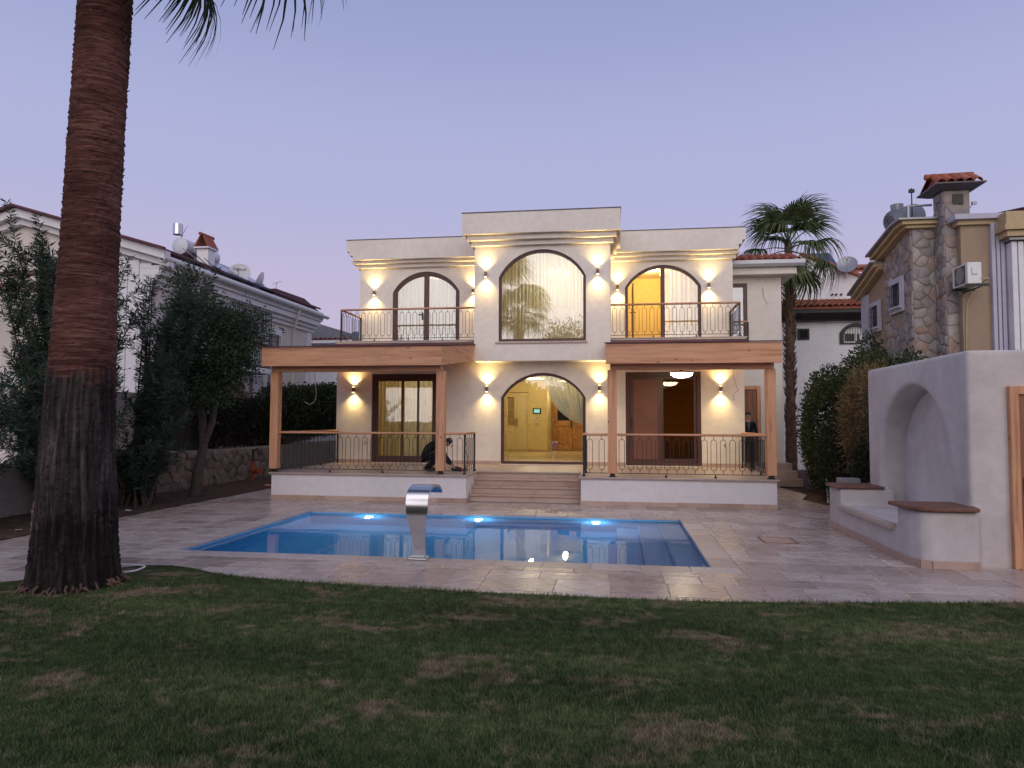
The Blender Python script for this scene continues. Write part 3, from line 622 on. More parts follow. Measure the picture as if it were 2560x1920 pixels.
# ---- curtains
def drape(name, label, x0, x1, y, z0, z1, mat, folds, amp, top=None, group=None):
    nx = int(folds*8); rows = []
    for j in range(9):
        f = j/8; row = []
        for i in range(nx+1):
            x = x0+(x1-x0)*i/nx; zt = top(x) if top else z1
            ph = i/nx*folds*math.tau
            row.append((x+.012*math.sin(ph*.5+f*2), y+amp*(math.sin(ph)+.35*math.sin(ph*.47+1.3))*(.75+.25*f), zt+(z0-zt)*f))
        rows.append(row)
    e = MB().sheet(rows).build(name, mat, None, 180); return tag(e, label, 'curtain', group)
drape('sheer_curtain', 'full-width white sheer curtain behind the big arched window', CW[0]-.1, CW[1]+.1, YB+.42, 3.66, 6.46, 'sheer', 26, .035)
drape('sheer_curtain', 'white sheer curtain behind the closed balcony door', -7.0, -4.35, YU+.42, 4.06, 6.42, 'sheer', 22, .03)
drape('sheer_curtain', 'pale curtain strip behind the fixed leaf of the open balcony door', 1.62, 2.7, YU+.55, 4.06, 6.42, 'sheer', 8, .03)
drape('drape_curtain', 'yellow drape at the left edge of the sliding door', -6.95, -6.12, YW+.45, .63, 3.3, 'drape', 8, .045)
drape('drape_curtain', 'pale sheer panel in the middle of the sliding door', -6.05, -5.0, YW+.42, .63, 3.3, 'sheer', 11, .035)
# swept tulle in the hall: gathered from the arch top, tied low at the right jamb
rows = []
for j in range(25):
    f = j/24; row = []
    for i in range(49):
        g = i/48
        xt = -1.95+g*(1.30); zt = 3.30                                  # along the rail
        xb = -.82-.03*(1-g); zb = 1.70-.10*g                            # at the tie
        sag = math.sin(f*math.pi*.5)
        x = xt+(xb-xt)*(f**(1.55-.75*g)) if g < .98 else xt+(xb-xt)*f
        x = xt+(xb-xt)*(f**(2.1-1.3*g)); z = zt+(zb-zt)*(1-(1-f)**(1.15+.25*(1-g)))
        row.append((x, YW+.42+.04*math.sin(g*60+f*3)*(1-f*.55)+.02*math.sin(g*23), z))
    rows.append(row)
for j in range(12):
    f = (j+1)/12; rows.append([(-.83+.20*(g-.5)*(.35+.65*f)*1.0+.02*math.sin(j), YW+.43+.035*math.sin(g*38), 1.62+.08*(1-g)-f*1.0) for g in [i/48 for i in range(49)]])
tag(MB().sheet(rows).build('tulle_curtain', 'tulle', None, 180), 'white tulle curtain swept aside inside the arched hall door', 'curtain')
sh = thing('glass_shelf_unit', 'shelf unit with lit strips behind the yellow drape', 'shelf', (-6.2, 22.9, .6))
for z in (1.75, 2.15, 2.55): MB().box(-7.2, -6.2, 22.75, 23.15, z, z+.03).build('shelf', 'wardrobe_paint', sh); MB().box(-6.75, -6.45, 22.73, 22.75, z+.03, z+.05).build('light_strip', 'strip_glow', sh)
MB().box(-7.22, -7.2, 22.75, 23.15, .6, 2.9).box(-6.2, -6.18, 22.75, 23.15, .6, 2.9).build('side_panel', 'wardrobe_paint', sh)
# ================================================================ raised terrace, stairs, porches, rails
ter = thing('raised_terrace', 'raised stone terrace with white base walls and central stairs', 'terrace', (-2.2, 15.3, 0))
TX0, TX1, SX0, SX1, YT = -7.78, 3.30, -3.24, -.73, 15.28
def tp(name, mb, mat, bevel=0, label=None): return mb.build(name, mat, ter, None, bevel, False, label)
tp('base_wall', MB().box(TX0, SX0, YT, YW-.02, -.02, .568), 'terrace_paint', .006); tp('base_wall', MB().box(SX1, TX1, YT, YW-.02, -.02, .568), 'terrace_paint', .006)
tp('base_fill', MB().box(SX0+.001, SX1-.001, 16.9, YW-.02, -.02, .566), 'concrete')
tp('floor_slab', MB().plate([(TX0-.05, YT-.05), (SX0+.04, YT-.05), (SX0+.04, 16.52), (SX1-.04, 16.52), (SX1-.04, YT-.05), (TX1+.05, YT-.05), (TX1+.05, YW-.002), (TX0-.05, YW-.002)], [], .569, .610, 'z'), 'travertine_coping', .008)
for x0, x1 in ((TX0-.015, SX0+.015), (SX1-.015, TX1+.015)):
    N = int((x1-x0)/.6)
    for k in range(N): tp('plinth_tile', MB().box(x0+(x1-x0)*k/N+.002, x0+(x1-x0)*(k+1)/N-.002, YT-.016, YT-.001, 0, .098), 'travertine_step', .002)
tp('plinth_tile', MB().box(SX0+.001, SX0+.016, YT, 15.60, 0, .098), 'travertine_step', .002)
for i in range(4):
    y0 = 16.54-.32*(3-i); z = .61*(i+1)/4 if i < 3 else .601
    tp('step', MB().box(SX0+.002, SX1-.002, y0+.02, 16.95, .0 if i == 0 else .61*i/4, z-.034), 'travertine_step', .003)
    if i < 3: tp('tread', MB().box(SX0+.003, SX1-.003, y0-.012, y0+.345, z-.033, z), 'travertine_step', .006)
for i, (yy, z) in enumerate(((16.25, .47), (15.93, .33), (15.60, .19))):
    e = thing('step_light', ('upper', 'middle', 'lowest')[i]+' small steel step light in the stair cheek wall', 'step light', (SX0, yy, z), 'recessed stair lights')
    MB().box(SX0+.001, SX0+.012, yy-.03, yy+.03, z-.03, z+.03).build('plate', 'steel', e, None, .003); MB().box(SX0+.012, SX0+.014, yy-.02, yy+.02, z-.018, z+.004).build('slot', 'screen_black', e)

# ---- porch roofs
def porch(name, label, x0, x1, posts, seed):
    e = thing(name, label, 'porch roof', ((x0+x1)/2, 15.3, ZT)); P = lambda n, mb, m, bv=.006, sm=None: mb.build(n, m, e, sm, bv)
    P('fascia', MB().box(x0, x1, 14.98, 15.04, 3.01, 3.435), 'pine_x')
    rk = [(15.042, 3.01), (15.042, 3.433), (18.98, 3.87), (18.98, 3.45)]
    P('rake_board', MB().prism(rk, x0, x0+.06, 'x'), 'pine_y'); P('rake_board', MB().prism(rk, x1-.06, x1, 'x'), 'pine_y')
    P('beam', MB().box(x0+.09, x1-.09, 15.30, 15.48, 2.905, 3.075), 'pine_x')
    P('soffit', MB().prism([(15.042, 3.085), (15.042, 3.105), (18.99, 3.525), (18.99, 3.505)], x0+.062, x1-.062, 'x'), 'pine_x', 0)
    P('roof_deck', MB().prism([(14.94, 3.438), (14.94, 3.462), (19.0, 3.905), (19.0, 3.88)], x0-.03, x1+.03, 'x'), 'tile_maroon', .004)
    P('ridge_flashing', MB().prism([(18.80, 3.886), (18.80, 3.90), (18.985, 3.965), (18.985, 3.90)], x0-.03, x1+.03, 'x'), 'tile_maroon', .004)
    for a in posts:
        p = P('post', MB().box(a, a+.195, 15.295, 15.49, .685, 2.903), 'pine_z', .010)
        MB().box(a+.045, a+.15, 15.34, 15.445, .615, .685).box(a+.02, a+.175, 15.315, 15.47, .611, .621).build('post_foot', 'iron_black', p)
    return e
porch('porch_roof', 'pine porch roof over the terrace with the crouching man', -7.93, -3.74, (-7.86, -3.94), 1)
porch('porch_roof', 'pine porch roof over the terrace with the glowing ceiling lamp', -.19, 3.37, (-.155, 3.115), 2)

# ---- balustrades with elongated iron loops
def loop_mesh(h):
    m = MB(); w = .058; z0, z1 = .075, h-.075; pts = []
    for k in range(9): a = math.pi*k/8; pts.append((w*math.cos(a), 0, z1-w+w*math.sin(a)))
    for k in range(9): a = math.pi+math.pi*k/8; pts.append((w*math.cos(a), 0, z0+w+w*math.sin(a)))
    m.tube(pts, .0062, 5, True); m.tube([(0, 0, 0), (0, 0, z0)], .0062, 5); m.tube([(0, 0, z1), (0, 0, h)], .0062, 5); return m.mesh('baluster', 'iron_black', 60)
LOOP = loop_mesh(.80)
def balustrade(label, runs, zf, ends, group, side_gap=.10):
    e = thing('balustrade', label, 'balustrade', (runs[0][0][0], runs[0][0][1], zf), group)
    zb, zr = zf+.085, zf+.885
    for (p, q) in runs:
        p, q = Vector((*p, 0)), Vector((*q, 0)); L = (q-p).length; d = (q-p).normalized(); along_y = abs(d.y) > .5
        hw = .032
        if along_y: y0, y1 = sorted((p.y, q.y)); MB().box(p.x-hw, p.x+hw, y0-(hw if 1 else 0), y1, zr, zr+.042).build('handrail', 'pine_y', e, None, .008); MB().box(p.x-.007, p.x+.007, y0, y1, zb-.014, zb).build('bottom_bar', 'iron_black', e); MB().box(p.x-.009, p.x+.009, y0, y1, zr-.008, zr-.0005).build('top_bar', 'iron_black', e)
        else: x0, x1 = sorted((p.x, q.x)); MB().box(x0-.001, x1+.001, p.y-hw-.001, p.y+hw+.001, zr+.001, zr+.043).build('handrail', 'pine_x', e, None, .008); MB().box(x0, x1, p.y-.007, p.y+.007, zb-.014, zb).build('bottom_bar', 'iron_black', e); MB().box(x0, x1, p.y-.009, p.y+.009, zr-.008, zr-.0005).build('top_bar', 'iron_black', e)
        n = max(1, int(round((L-.04)/.19))); st = L/n
        for k in range(n):
            c = p+d*(st*(k+.5)); o = place(LOOP, 'baluster', e, loc=(c.x, c.y, zb-.005)); o.rotation_euler = (0, 0, math.pi/2 if along_y else 0)
        if L > 1.5:
            for k in range(1, int(L/1.3)+1):
                c = p+d*(L*k/(int(L/1.3)+1)); MB().tube([(c.x, c.y, zf+.004), (c.x, c.y, zf+.02), (c.x, c.y, zf+.045), (c.x, c.y, zb)], [.032, .030, .011, .009], 8).build('foot', 'iron_black', e)
    for x, y in ends:
        MB().box(x-.018, x+.018, y-.018, y+.018, zf+.02, zr).build('newel', 'iron_black', e); MB().tube([(x, y, zf+.002), (x, y, zf+.03), (x, y, zf+.05)], [.04, .036, .018], 8).build('foot', 'iron_black', e)
    return e
G1, G2 = 'iron and pine railings of the terrace', 'iron and pine railings of the balconies'
balustrade('terrace railing around the crouching man, from the stairs to the far corner', (((-7.665, 15.39), (-3.94, 15.39)), ((-3.745, 15.39), (-3.30, 15.39)), ((-3.30, 15.42), (-3.30, 16.48)), ((-7.70, 15.50), (-7.70, 18.95))), ZT, ((-3.30, 15.39), (-3.30, 16.50), (-7.70, 18.97)), G1)
balustrade('terrace railing under the glowing ceiling lamp, beside the stairs', (((-.67, 15.39), (-.16, 15.39)), ((.045, 15.39), (3.11, 15.39)), ((-.67, 15.42), (-.67, 16.48)), ((3.25, 15.50), (3.25, 18.95))), ZT, ((-.67, 15.39), (-.67, 16.50), (3.25, 18.97)), G1)
balustrade('balcony railing before the closed arched door with sheer curtain', (((-7.71, YW+.02), (-3.76, YW+.02)), ((-7.71, YW+.05), (-7.71, YU-.02))), 4.03, ((-7.71, YW+.02), (-7.71, YU-.03)), G2)
balustrade('balcony railing before the open arched door of the yellow room', (((-.10, YW+.02), (3.25, YW+.02)), ((3.25, YW+.05), (3.25, YU-.02))), 4.03, ((3.25, YW+.02), (3.25, YU-.03)), G2)
balustrade('short balcony railing by the annex window', (((3.42, 21.72), (3.93, 21.72)),), 4.03-.15, ((3.93, 21.72),), G2)

# ---- up and down wall lights
sc0 = thing('wall_sconce', '', 'wall light', (0, 0, 0), 'bronze up-and-down wall lights')
MB().lathe([(.037, -.072), (.0375, .072)], 20, (0, -.085, 0)).build('cylinder_shade', 'bronze', sc0, 40, local=True)
MB().box(-.022, .022, -.055, -.001, -.035, .035).build('bracket', 'bronze', sc0, None, .004, local=True)
for s in (-1, 1):
    MB().lathe([(.031, s*.0722), (.024, s*.0765)], 16, (0, -.085, 0)).build('bulb', 'bulb_warm', sc0, local=True)
    ld = bpy.data.lights.new('sconce_beam', 'SPOT'); ld.energy = 58; ld.color = (1, .71, .29); ld.spot_size = R(118); ld.spot_blend = 1.0; ld.shadow_soft_size = .025
    lo = bpy.data.objects.new('beam', ld); COL.objects.link(lo); lo.parent = sc0; lo.location = (0, -.085, s*.082); lo.rotation_euler = (0 if s < 0 else math.pi, 0, 0)
spots = [((-7.28, YW, 2.655), 'bronze wall light beside the sliding door with yellow curtains'), ((-3.47, YW, 2.67), 'bronze wall light left of the arched hall door, above the stair railing'), ((-.41, YW, 2.68), 'bronze wall light between the arched hall door and the dark shutter door'), ((2.73, YW, 2.655), 'bronze wall light between the dark shutter door and the standing man'),
         ((-7.29, YU, 5.70), 'bronze wall light at the outer end of the curtained balcony'), ((-4.20, YU, 5.69), 'bronze wall light half hidden behind the projecting centre block'), ((-3.43, YB, 5.74), 'bronze wall light on the centre block on the side of the curtained balcony'), ((-.44, YB, 5.74), 'bronze wall light on the centre block on the side of the open balcony door'),
         ((.085, YU, 5.70), 'bronze wall light between the centre block and the open balcony door'), ((2.67, YU, 5.70), 'bronze wall light at the outer end of the open-door balcony')]
for i, (p, lb) in enumerate(spots):
    if i == 0: sc0.location = p; sc0['label'] = lb
    else: copy_tree(sc0, None, p, lb)
# glowing dome lamp under the porch
dm = thing('ceiling_lamp', 'round glowing dome lamp under the porch roof', 'ceiling lamp', (1.57, 17.2, 2.96))
MB().lathe([(.035, .33), (.035, .06), (.06, .05), (.06, .02), (.27, .02), (.285, .0), (.27, -.012)], 36, (1.57, 17.2, 2.96)).build('base_ring', 'bronze', dm, 40)
MB().lathe([(.262, -.0125), (.24, -.055), (.17, -.095), (.08, -.115), (.01, -.118)], 32, (1.57, 17.2, 2.96)).build('dome', 'lamp_dome', dm, 60)
# ================================================================ stones, bricks
def clip_half(poly, px, py, nx, ny):
    out = []
    for i in range(len(poly)):
        a, b = poly[i], poly[(i+1) % len(poly)]; da = (a[0]-px)*nx+(a[1]-py)*ny; db = (b[0]-px)*nx+(b[1]-py)*ny
        if da <= 0: out.append(a)
        if da*db < 0: t_ = da/(da-db); out.append((a[0]+(b[0]-a[0])*t_, a[1]+(b[1]-a[1])*t_))
    return out
def cells(w, h, size, seed, squash=1.25):
    r = random.Random(seed); nx, ny = max(1, round(w/size)), max(1, round(h/(size/squash))); pts = []
    for j in range(ny):
        for i in range(nx): pts.append(((i+.5+r.uniform(-.42, .42)+(.25 if j % 2 else -.25)*(nx > 1))*w/nx, (j+.5+r.uniform(-.40, .40))*h/ny))
    res = []
    for i, p in enumerate(pts):
        near = sorted((q for k, q in enumerate(pts) if k != i), key=lambda q: (q[0]-p[0])**2+(q[1]-p[1])**2)[:14]
        poly = [(0, 0), (w, 0), (w, h), (0, h)]
        for q in near:
            nx_, ny_ = q[0]-p[0], q[1]-p[1]; poly = clip_half(poly, (p[0]+q[0])/2, (p[1]+q[1])/2, nx_, ny_)
            if len(poly) < 3: break
        if len(poly) >= 3: res.append((p, poly))
    return res
def stonework(parent, org, u, v, nrm, w, h, size, seed, mat, joint=.014, thick=(.02, .045), skip=None, keep=None, name='stone'):
    org, u, v, nrm = Vector(org), Vector(u), Vector(v), Vector(nrm); r = random.Random(seed+99)
    for (c, poly) in cells(w, h, size, seed):
        cx = sum(p[0] for p in poly)/len(poly); cyy = sum(p[1] for p in poly)/len(poly)
        if skip and any(a < cx < b and c0 < cyy < d0 for a, b, c0, d0 in skip): continue
        if keep and not keep(cx, cyy): continue
        def shrink(d):
            res = []
            for p in poly:
                L = math.hypot(p[0]-cx, p[1]-cyy); k = max(.2, (L-d)/L) if L else 1; res.append((cx+(p[0]-cx)*k, cyy+(p[1]-cyy)*k))
            return res
        # cut the corners so that stones look broken, not drawn
        q = shrink(joint); q2 = []
        for i in range(len(q)):
            a, b = q[i], q[(i+1) % len(q)]; q2 += [(a[0]*.86+b[0]*.14, a[1]*.86+b[1]*.14), (a[0]*.14+b[0]*.86, a[1]*.14+b[1]*.86)]
        th = r.uniform(*thick); n = len(q2); m = MB()
        P = lambda p, d: tuple(org+u*p[0]+v*p[1]+nrm*d)
        top = [(cx+(p[0]-cx)*.90, cyy+(p[1]-cyy)*.90) for p in q2]
        tilt = (r.uniform(-.06, .06), r.uniform(-.06, .06))
        m.add([P(p, -.01) for p in q2]+[P(p, th*.65) for p in q2]+[P(p, th+(p[0]-cx)*tilt[0]+(p[1]-cyy)*tilt[1]) for p in top],
              [(i, (i+1) % n, n+(i+1) % n, n+i) for i in range(n)]+[(n+i, n+(i+1) % n, 2*n+(i+1) % n, 2*n+i) for i in range(n)]+[tuple(range(2*n, 3*n))])
        m.build(name, mat, parent, 50)
X_, Y_, Z_ = (1, 0, 0), (0, 1, 0), (0, 0, 1)
def barred_window(parent, plane, a, u0, u1, z0, z1, fw=.16, out=-1, mat='pale_trim'):
    """window in a wall: plane 'x' (wall faces +-X at x=a, u along Y) or 'y'"""
    s = out; ax = plane
    def bx_(p, q, c0, c1, d0, d1):
        p, q = sorted((a+s*p, a+s*q)); return MB().box(p, q, c0, c1, d0, d1) if ax == 'x' else MB().box(c0, c1, p, q, d0, d1)
    lo, hi = sorted((a+s*.002, a+s*.05))
    e = MB().plate(rect(u0-fw, u1+fw, z0-fw, z1+fw), [rect(u0, u1, z0, z1)], lo, hi, ax).build('window', mat, parent, None, .006)
    lo, hi = sorted((a+s*.05, a+s*.075)); MB().plate(rect(u0-fw*.55, u1+fw*.55, z0-fw*.55, z1+fw*.55), [rect(u0, u1, z0, z1)], lo, hi, ax).build('frame', mat, e, None, .005)
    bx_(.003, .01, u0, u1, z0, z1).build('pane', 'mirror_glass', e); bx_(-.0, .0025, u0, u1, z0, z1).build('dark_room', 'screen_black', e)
    bx_(.04, .11, u0-.05, u1+.05, z0-.05, z0).build('sill', mat, e, None, .005)
    n = max(3, int((u1-u0)/.11))
    for k in range(n+1):
        uu = u0+(u1-u0)*k/n; bx_(.085, .095, uu-.006, uu+.006, z0, z1).build('bar', 'iron_black', e)
    for zz in (z0+.08, (z0+z1)/2, z1-.08): bx_(.083, .097, u0, u1, zz-.007, zz+.007).build('bar', 'iron_black', e)
    return e

# ================================================================ neighbour with the maroon verge
nb = thing('neighbour_house', 'pale gabled neighbour house with maroon roof edge and solar tank', 'house', (-16, 20, 0)); NX, NY, NE = -12.5, 17.5, 27.66
np_ = lambda n, mb, m, bv=0, sm=None: mb.build(n, m, nb, sm, bv)
gz = lambda x: 7.30-abs(x+16.46)*.293
np_('gable_wall', MB().prism([(-20.9, 0), (NX, 0), (NX, gz(NX)-.02), (-16.46, gz(-16.46)-.02), (-20.9, gz(-20.9)-.02)], NY, NY+.3), 'cream_wall')
np_('side_wall', MB().box(NX-.3, NX, NY+.3, NE, 0, 5.62), 'cream_wall'); np_('back_wall', MB().box(-20.9, NX-.3, NE-.3, NE, 0, 5.6), 'cream_wall')
for ov, d, h, yy in ((.12, .0, .20, NY-.10), (.30, .18, .24, NY-.28)):
    for s in (-1, 1):
        xe = -16.46+s*4.55
        pts = [(-16.46, gz(-16.46)-.06+d), (xe, gz(xe)-.06+d), (xe, gz(xe)-.06+d+h), (-16.46, gz(-16.46)-.06+d+h)]
        np_('rake_moulding', MB().prism(pts, yy-.08, yy+.2), 'pale_trim', .01)
for s in (-1, 1):
    xe = -16.46+s*4.62; f = lambda x: gz(x)+.37
    np_('verge_strip', MB().prism([(-16.46, f(-16.46)), (xe, f(xe)), (xe, f(xe)+.07), (-16.46, f(-16.46)+.07)], NY-.50, NY-.40), 'tile_maroon')
    xe = -16.46+s*4.22
    np_('roof_slope', MB().prism([(-16.46, f(-16.46)), (xe, f(xe)), (xe, f(xe)+.07), (-16.46, f(-16.46)+.07)], NY-.398, NE+.4), 'tile_maroon')
for x0, x1 in ((-13.55, -13.20), (-13.18, -12.86), (-12.84, -12.49)): np_('pilaster', MB().box(x0, x1, NY-.06, NY-.002, 0, gz(x1)-.08), 'pale_trim', .012)
for ov, z0, z1 in ((.10, 5.42, 5.56), (.20, 5.562, 5.70), (.34, 5.702, 5.90), (.42, 5.902, 5.98)): np_('eave_moulding', MB().box(NX-.2, NX+ov, NY-.12, NE+.1+ov*.4, z0, z1), 'pale_trim', .012)
gt = MB(); gp = [(NX+.52+.10*math.cos(math.pi+math.pi*k/10), 6.13+.10*math.sin(math.pi+math.pi*k/10)) for k in range(11)]; gp += [(p[0]*.0+NX+.52+.085*math.cos(-math.pi*k/10), 6.13+.085*math.sin(-math.pi*k/10)) for k, p in enumerate(gp)]
np_('fascia', MB().box(NX+.30, NX+.435, NY-.14, NE+.3, 5.982, 6.27), 'pale_trim', .008); gt.prism(gp, NY-.35, NE+.5, 'y'); np_('gutter', gt, 'white_metal', 0, 30)
for yy in (18.0, 25.5): np_('downpipe', MB().tube([(NX+.52, yy, 6.05), (NX+.50, yy, 5.92), (NX+.10, yy+.45, 5.30), (NX+.06, yy+.5, 5.1), (NX+.06, yy+.5, 0)], .045, 8), 'cream_wall', 0, 40)
for y0, y1 in ((22.98, 23.42), (27.3, 27.68)): np_('corner_strip', MB().box(NX, NX+.05, y0, y1, 0, 5.42), 'pale_trim', .01)
barred_window(nb, 'x', NX, 23.98, 24.85, 4.05, 4.95, .2, 1); barred_window(nb, 'x', NX, 23.95, 24.75, 2.55, 3.66, .2, 1)
# caged balcony on corbels over a brick wall
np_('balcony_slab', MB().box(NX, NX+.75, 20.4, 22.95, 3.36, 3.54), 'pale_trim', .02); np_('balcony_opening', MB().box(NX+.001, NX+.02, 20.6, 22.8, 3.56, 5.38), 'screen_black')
np_('corbel_arch', MB().prism([(20.45, 3.359)]+[(20.45+1.62-(1.62-.0)*(1-math.cos(k*math.pi/20)), 2.72+.50*math.sin(k*math.pi/20)) for k in range(11)]+[(22.25, 2.72), (22.25, 3.359)], NX, NX+.30, 'x'), 'pale_trim')
for k in range(23): np_('cage_bar', MB().box(NX+.70, NX+.718, 20.45+k*.112, 20.468+k*.112, 3.54, 5.50), 'iron_black')
for k in range(6): np_('cage_bar', MB().box(NX+.05+k*.12, NX+.066+k*.12, 22.90, 22.918, 3.54, 5.50), 'iron_black')
for zz in (3.60, 4.35, 4.50, 5.45): np_('cage_rail', MB().box(NX+.69, NX+.725, 20.44, 22.93, zz, zz+.03), 'iron_black'); np_('cage_rail', MB().box(NX+.02, NX+.69, 22.895, 22.925, zz, zz+.03), 'iron_black')
np_('brick_base', MB().box(NX+.001, NX+.03, 20.2, 22.96, 1.0, 3.355), 'mortar')
bk = MB().box(-.006, .028, -.19, .19, -.075, .075).mesh('brick', 'clad_stone')
bkm = MB().box(-.006, .028, -.185, .185, -.078, .078).mesh('brick', 'brick_tan')
for j in range(10):
    for i in range(7):
        yy = 20.42+i*.39+(.19 if j % 2 else 0)
        if yy < 22.78: o = place(bkm, 'brick', nb, loc=(NX+.035+rng.uniform(-.006, .006), yy, 1.5+j*.175))
# chimney, solar set, dishes
chm = MB().box(-12.98, -12.6, 20.28, 20.68, 5.9, 7.16).build('chimney', 'white_wall', nb, None, .01)
MB().box(-13.05, -12.53, 20.20, 20.76, 7.16, 7.21).build('chimney_slab', 'pale_trim', chm, None, .006)
for s in (-1, 1): MB().prism([(-12.79+s*.27, 7.212), (-12.79+s*.04, 7.60), (-12.79+s*.01, 7.60), (-12.79+s*.20, 7.212)], 20.2, 20.76).build('chimney_tile', 'terracotta', chm, None, .01)
MB().tube([(-12.79, 20.12, 7.60), (-12.79, 20.86, 7.62)], .055, 8).build('ridge_tile', 'terracotta', chm, 60)
sol = thing('solar_water_heater', 'white solar hot water tank with tilted blue collectors on the gabled roof', 'solar heater', (-13.8, 20.5, 6.6))
MB().tube([(-13.6, 20.3, 7.28), (-13.6, 20.33, 7.28), (-13.6, 22.2, 7.30), (-13.6, 22.25, 7.30)], [.20, .27, .27, .2], 20).build('tank', 'tank_white', sol, 40)
MB().lathe([(.14, -.17), (.14, .17)], 18, (-13.7, 20.35, 7.82)).build('header_tank', 'steel', sol, 40)
MB().tube([(-13.6, 20.45, 7.5), (-13.6, 20.45, 8.0)], .012, 6).tube([(-13.7, 20.45, 7.5), (-13.5, 20.55, 7.98)], .01, 6).build('pipe', 'grey_metal', sol)
for k in range(2):
    y0 = 20.6+k*1.55
    MB().prism([(-13.35, 7.08), (-12.2, 6.40), (-12.17, 6.45), (-13.32, 7.13)], y0, y0+1.4).build('collector', 'collector_blue', sol, None, .006)
    MB().tube([(-13.3, y0+.1, 7.05), (-13.3, y0+.1, 6.45)], .015, 6).build('stand', 'grey_metal', sol); MB().tube([(-13.3, y0+1.3, 7.05), (-13.3, y0+1.3, 6.45)], .015, 6).build('stand', 'grey_metal', sol)
for k in range(3): MB().tube([(-12.35+.0*k, 18.6+k*.55, 6.75-k*.02), (-12.3, 20.2+k*.3, 6.3)], .012, 6).build('pipe', 'tile_maroon' if k else 'white_metal', sol)
def dish(name, label, loc, r, aim, mat='white_metal'):
    e = thing(name, label, 'satellite dish', loc); q = Vector(aim).to_track_quat('Z', 'Y'); e.rotation_mode = 'QUATERNION'; e.rotation_quaternion = q; e.rotation_mode = 'XYZ'; e.rotation_euler = q.to_euler()
    MB().lathe([(.02, .0), (r*.5, r*.055), (r*.85, r*.165), (r, r*.23), (r, r*.245), (r*.85, r*.18), (r*.5, r*.07), (.02, .015)], 28).build('reflector', mat, e, 60, local=True)
    MB().tube([(0, -r*.95, r*.22), (0, -r*.25, r*.85), (0, 0, r*1.0)], .012, 6).tube([(0, 0, r*.95), (0, 0, r*1.12)], .035, 8).build('feed_arm', 'grey_metal', e, 40, local=True)
    m = MB().tube([(0, 0, 0), (0, -.02, -.10)], .03, 8).build('bracket', 'grey_metal', e, local=True)
    return e
def lettering(txt, mat, parent, size, loc, rot, local=False):
    cu = bpy.data.curves.new('lettering', 'FONT'); cu.body = txt; cu.size = size; cu.align_x = 'CENTER'; cu.extrude = .0015; tmp_ = bpy.data.objects.new('tmp', cu); COL.objects.link(tmp_)
    me_ = bpy.data.meshes.new_from_object(tmp_.evaluated_get(bpy.context.evaluated_depsgraph_get())); bpy.data.objects.remove(tmp_); me_.materials.clear(); me_.materials.append(MATS[mat])
    o = place(me_, 'lettering', parent, 0, local, None, loc); o.rotation_euler = rot; return o
lettering('ezinc', 'collector_blue', sol, .20, (-13.322, 21.45, 7.22), (R(90), 0, R(90)))
dd = dish('satellite_dish', 'round white dish facing the garden beside the white chimney', (-12.55, 22.1, 6.72), .36, (.35, -.9, .35))
lettering('Digiturk', 'screen_black', dd, .13, (0, .12, .052), (R(14), 0, 0), True)
for nm, lb, lo in (('dish_mast', 'thin mast under the white dish by the chimney', (-12.55, 22.2, 6.2)),): e = thing(nm, lb, 'mast', lo); MB().tube([lo, (lo[0], lo[1], 6.66)], .025, 8).build('pole', 'grey_metal', e)
dish('satellite_dish', 'thin dish seen edge-on beyond the solar collectors', (-12.55, 23.6, 6.68), .42, (-.95, -.25, .35))
e = thing('tv_aerial', 'spindly aerial on the far end of the gabled roof', 'aerial', (-12.6, 24.6, 6.4)); MB().tube([(-12.6, 24.6, 6.2), (-12.5, 24.65, 6.95)], .012, 6).tube([(-12.62, 24.55, 6.85), (-12.35, 24.75, 7.0)], .008, 5).build('mast', 'grey_metal', e)
np_('rear_roof', MB().prism([(23.9, 6.3), (24.2, 6.62), (26.6, 6.66), (28.3, 6.3)], -14.2, -12.3, 'x'), 'tile_maroon')
for zz in (4.98, 5.12, 5.42): np_('pergola_beam', MB().box(-21, -13.9, 15.6+zz*.12-.6, 15.72+zz*.12-.6, zz, zz+.10), 'dark_wood', .01)

# boundary: rubble wall, rendered pier, net, hedge
rw = thing('rubble_wall', 'low rubble stone retaining wall behind the soil strip', 'wall', (-10.7, 16, 0))
MB().box(-11.2, -10.72, 6, 27.5, -.05, .985).build('core', 'mortar', rw)
stonework(rw, (-10.72, 12.6, 0.0), Y_, Z_, X_, 8.6, .985, .30, 5, 'rubble_stone', .012, (.03, .08))
MB().box(-11.22, -10.66, 12.0, 15.98, .986, 1.03).build('ledge', 'cream_wall', rw, None, .01)
bw = MB().box(-11.3, -10.95, 11.8, 16.02, 1.031, 2.42).build('boundary_wall', 'cream_wall', None, None, .02); tag(bw, 'plain cream wall above the rubble stones', 'wall')
nw = MB().sheet([[(-10.97+.02*math.sin(i*1.7+j), 16.04+i*.18, 1.0+j*.18) for i in range(9)] for j in range(9)]).build('shade_net', 'black_rubber', None, 60); tag(nw, 'black shade net beside the cream boundary wall', 'net')

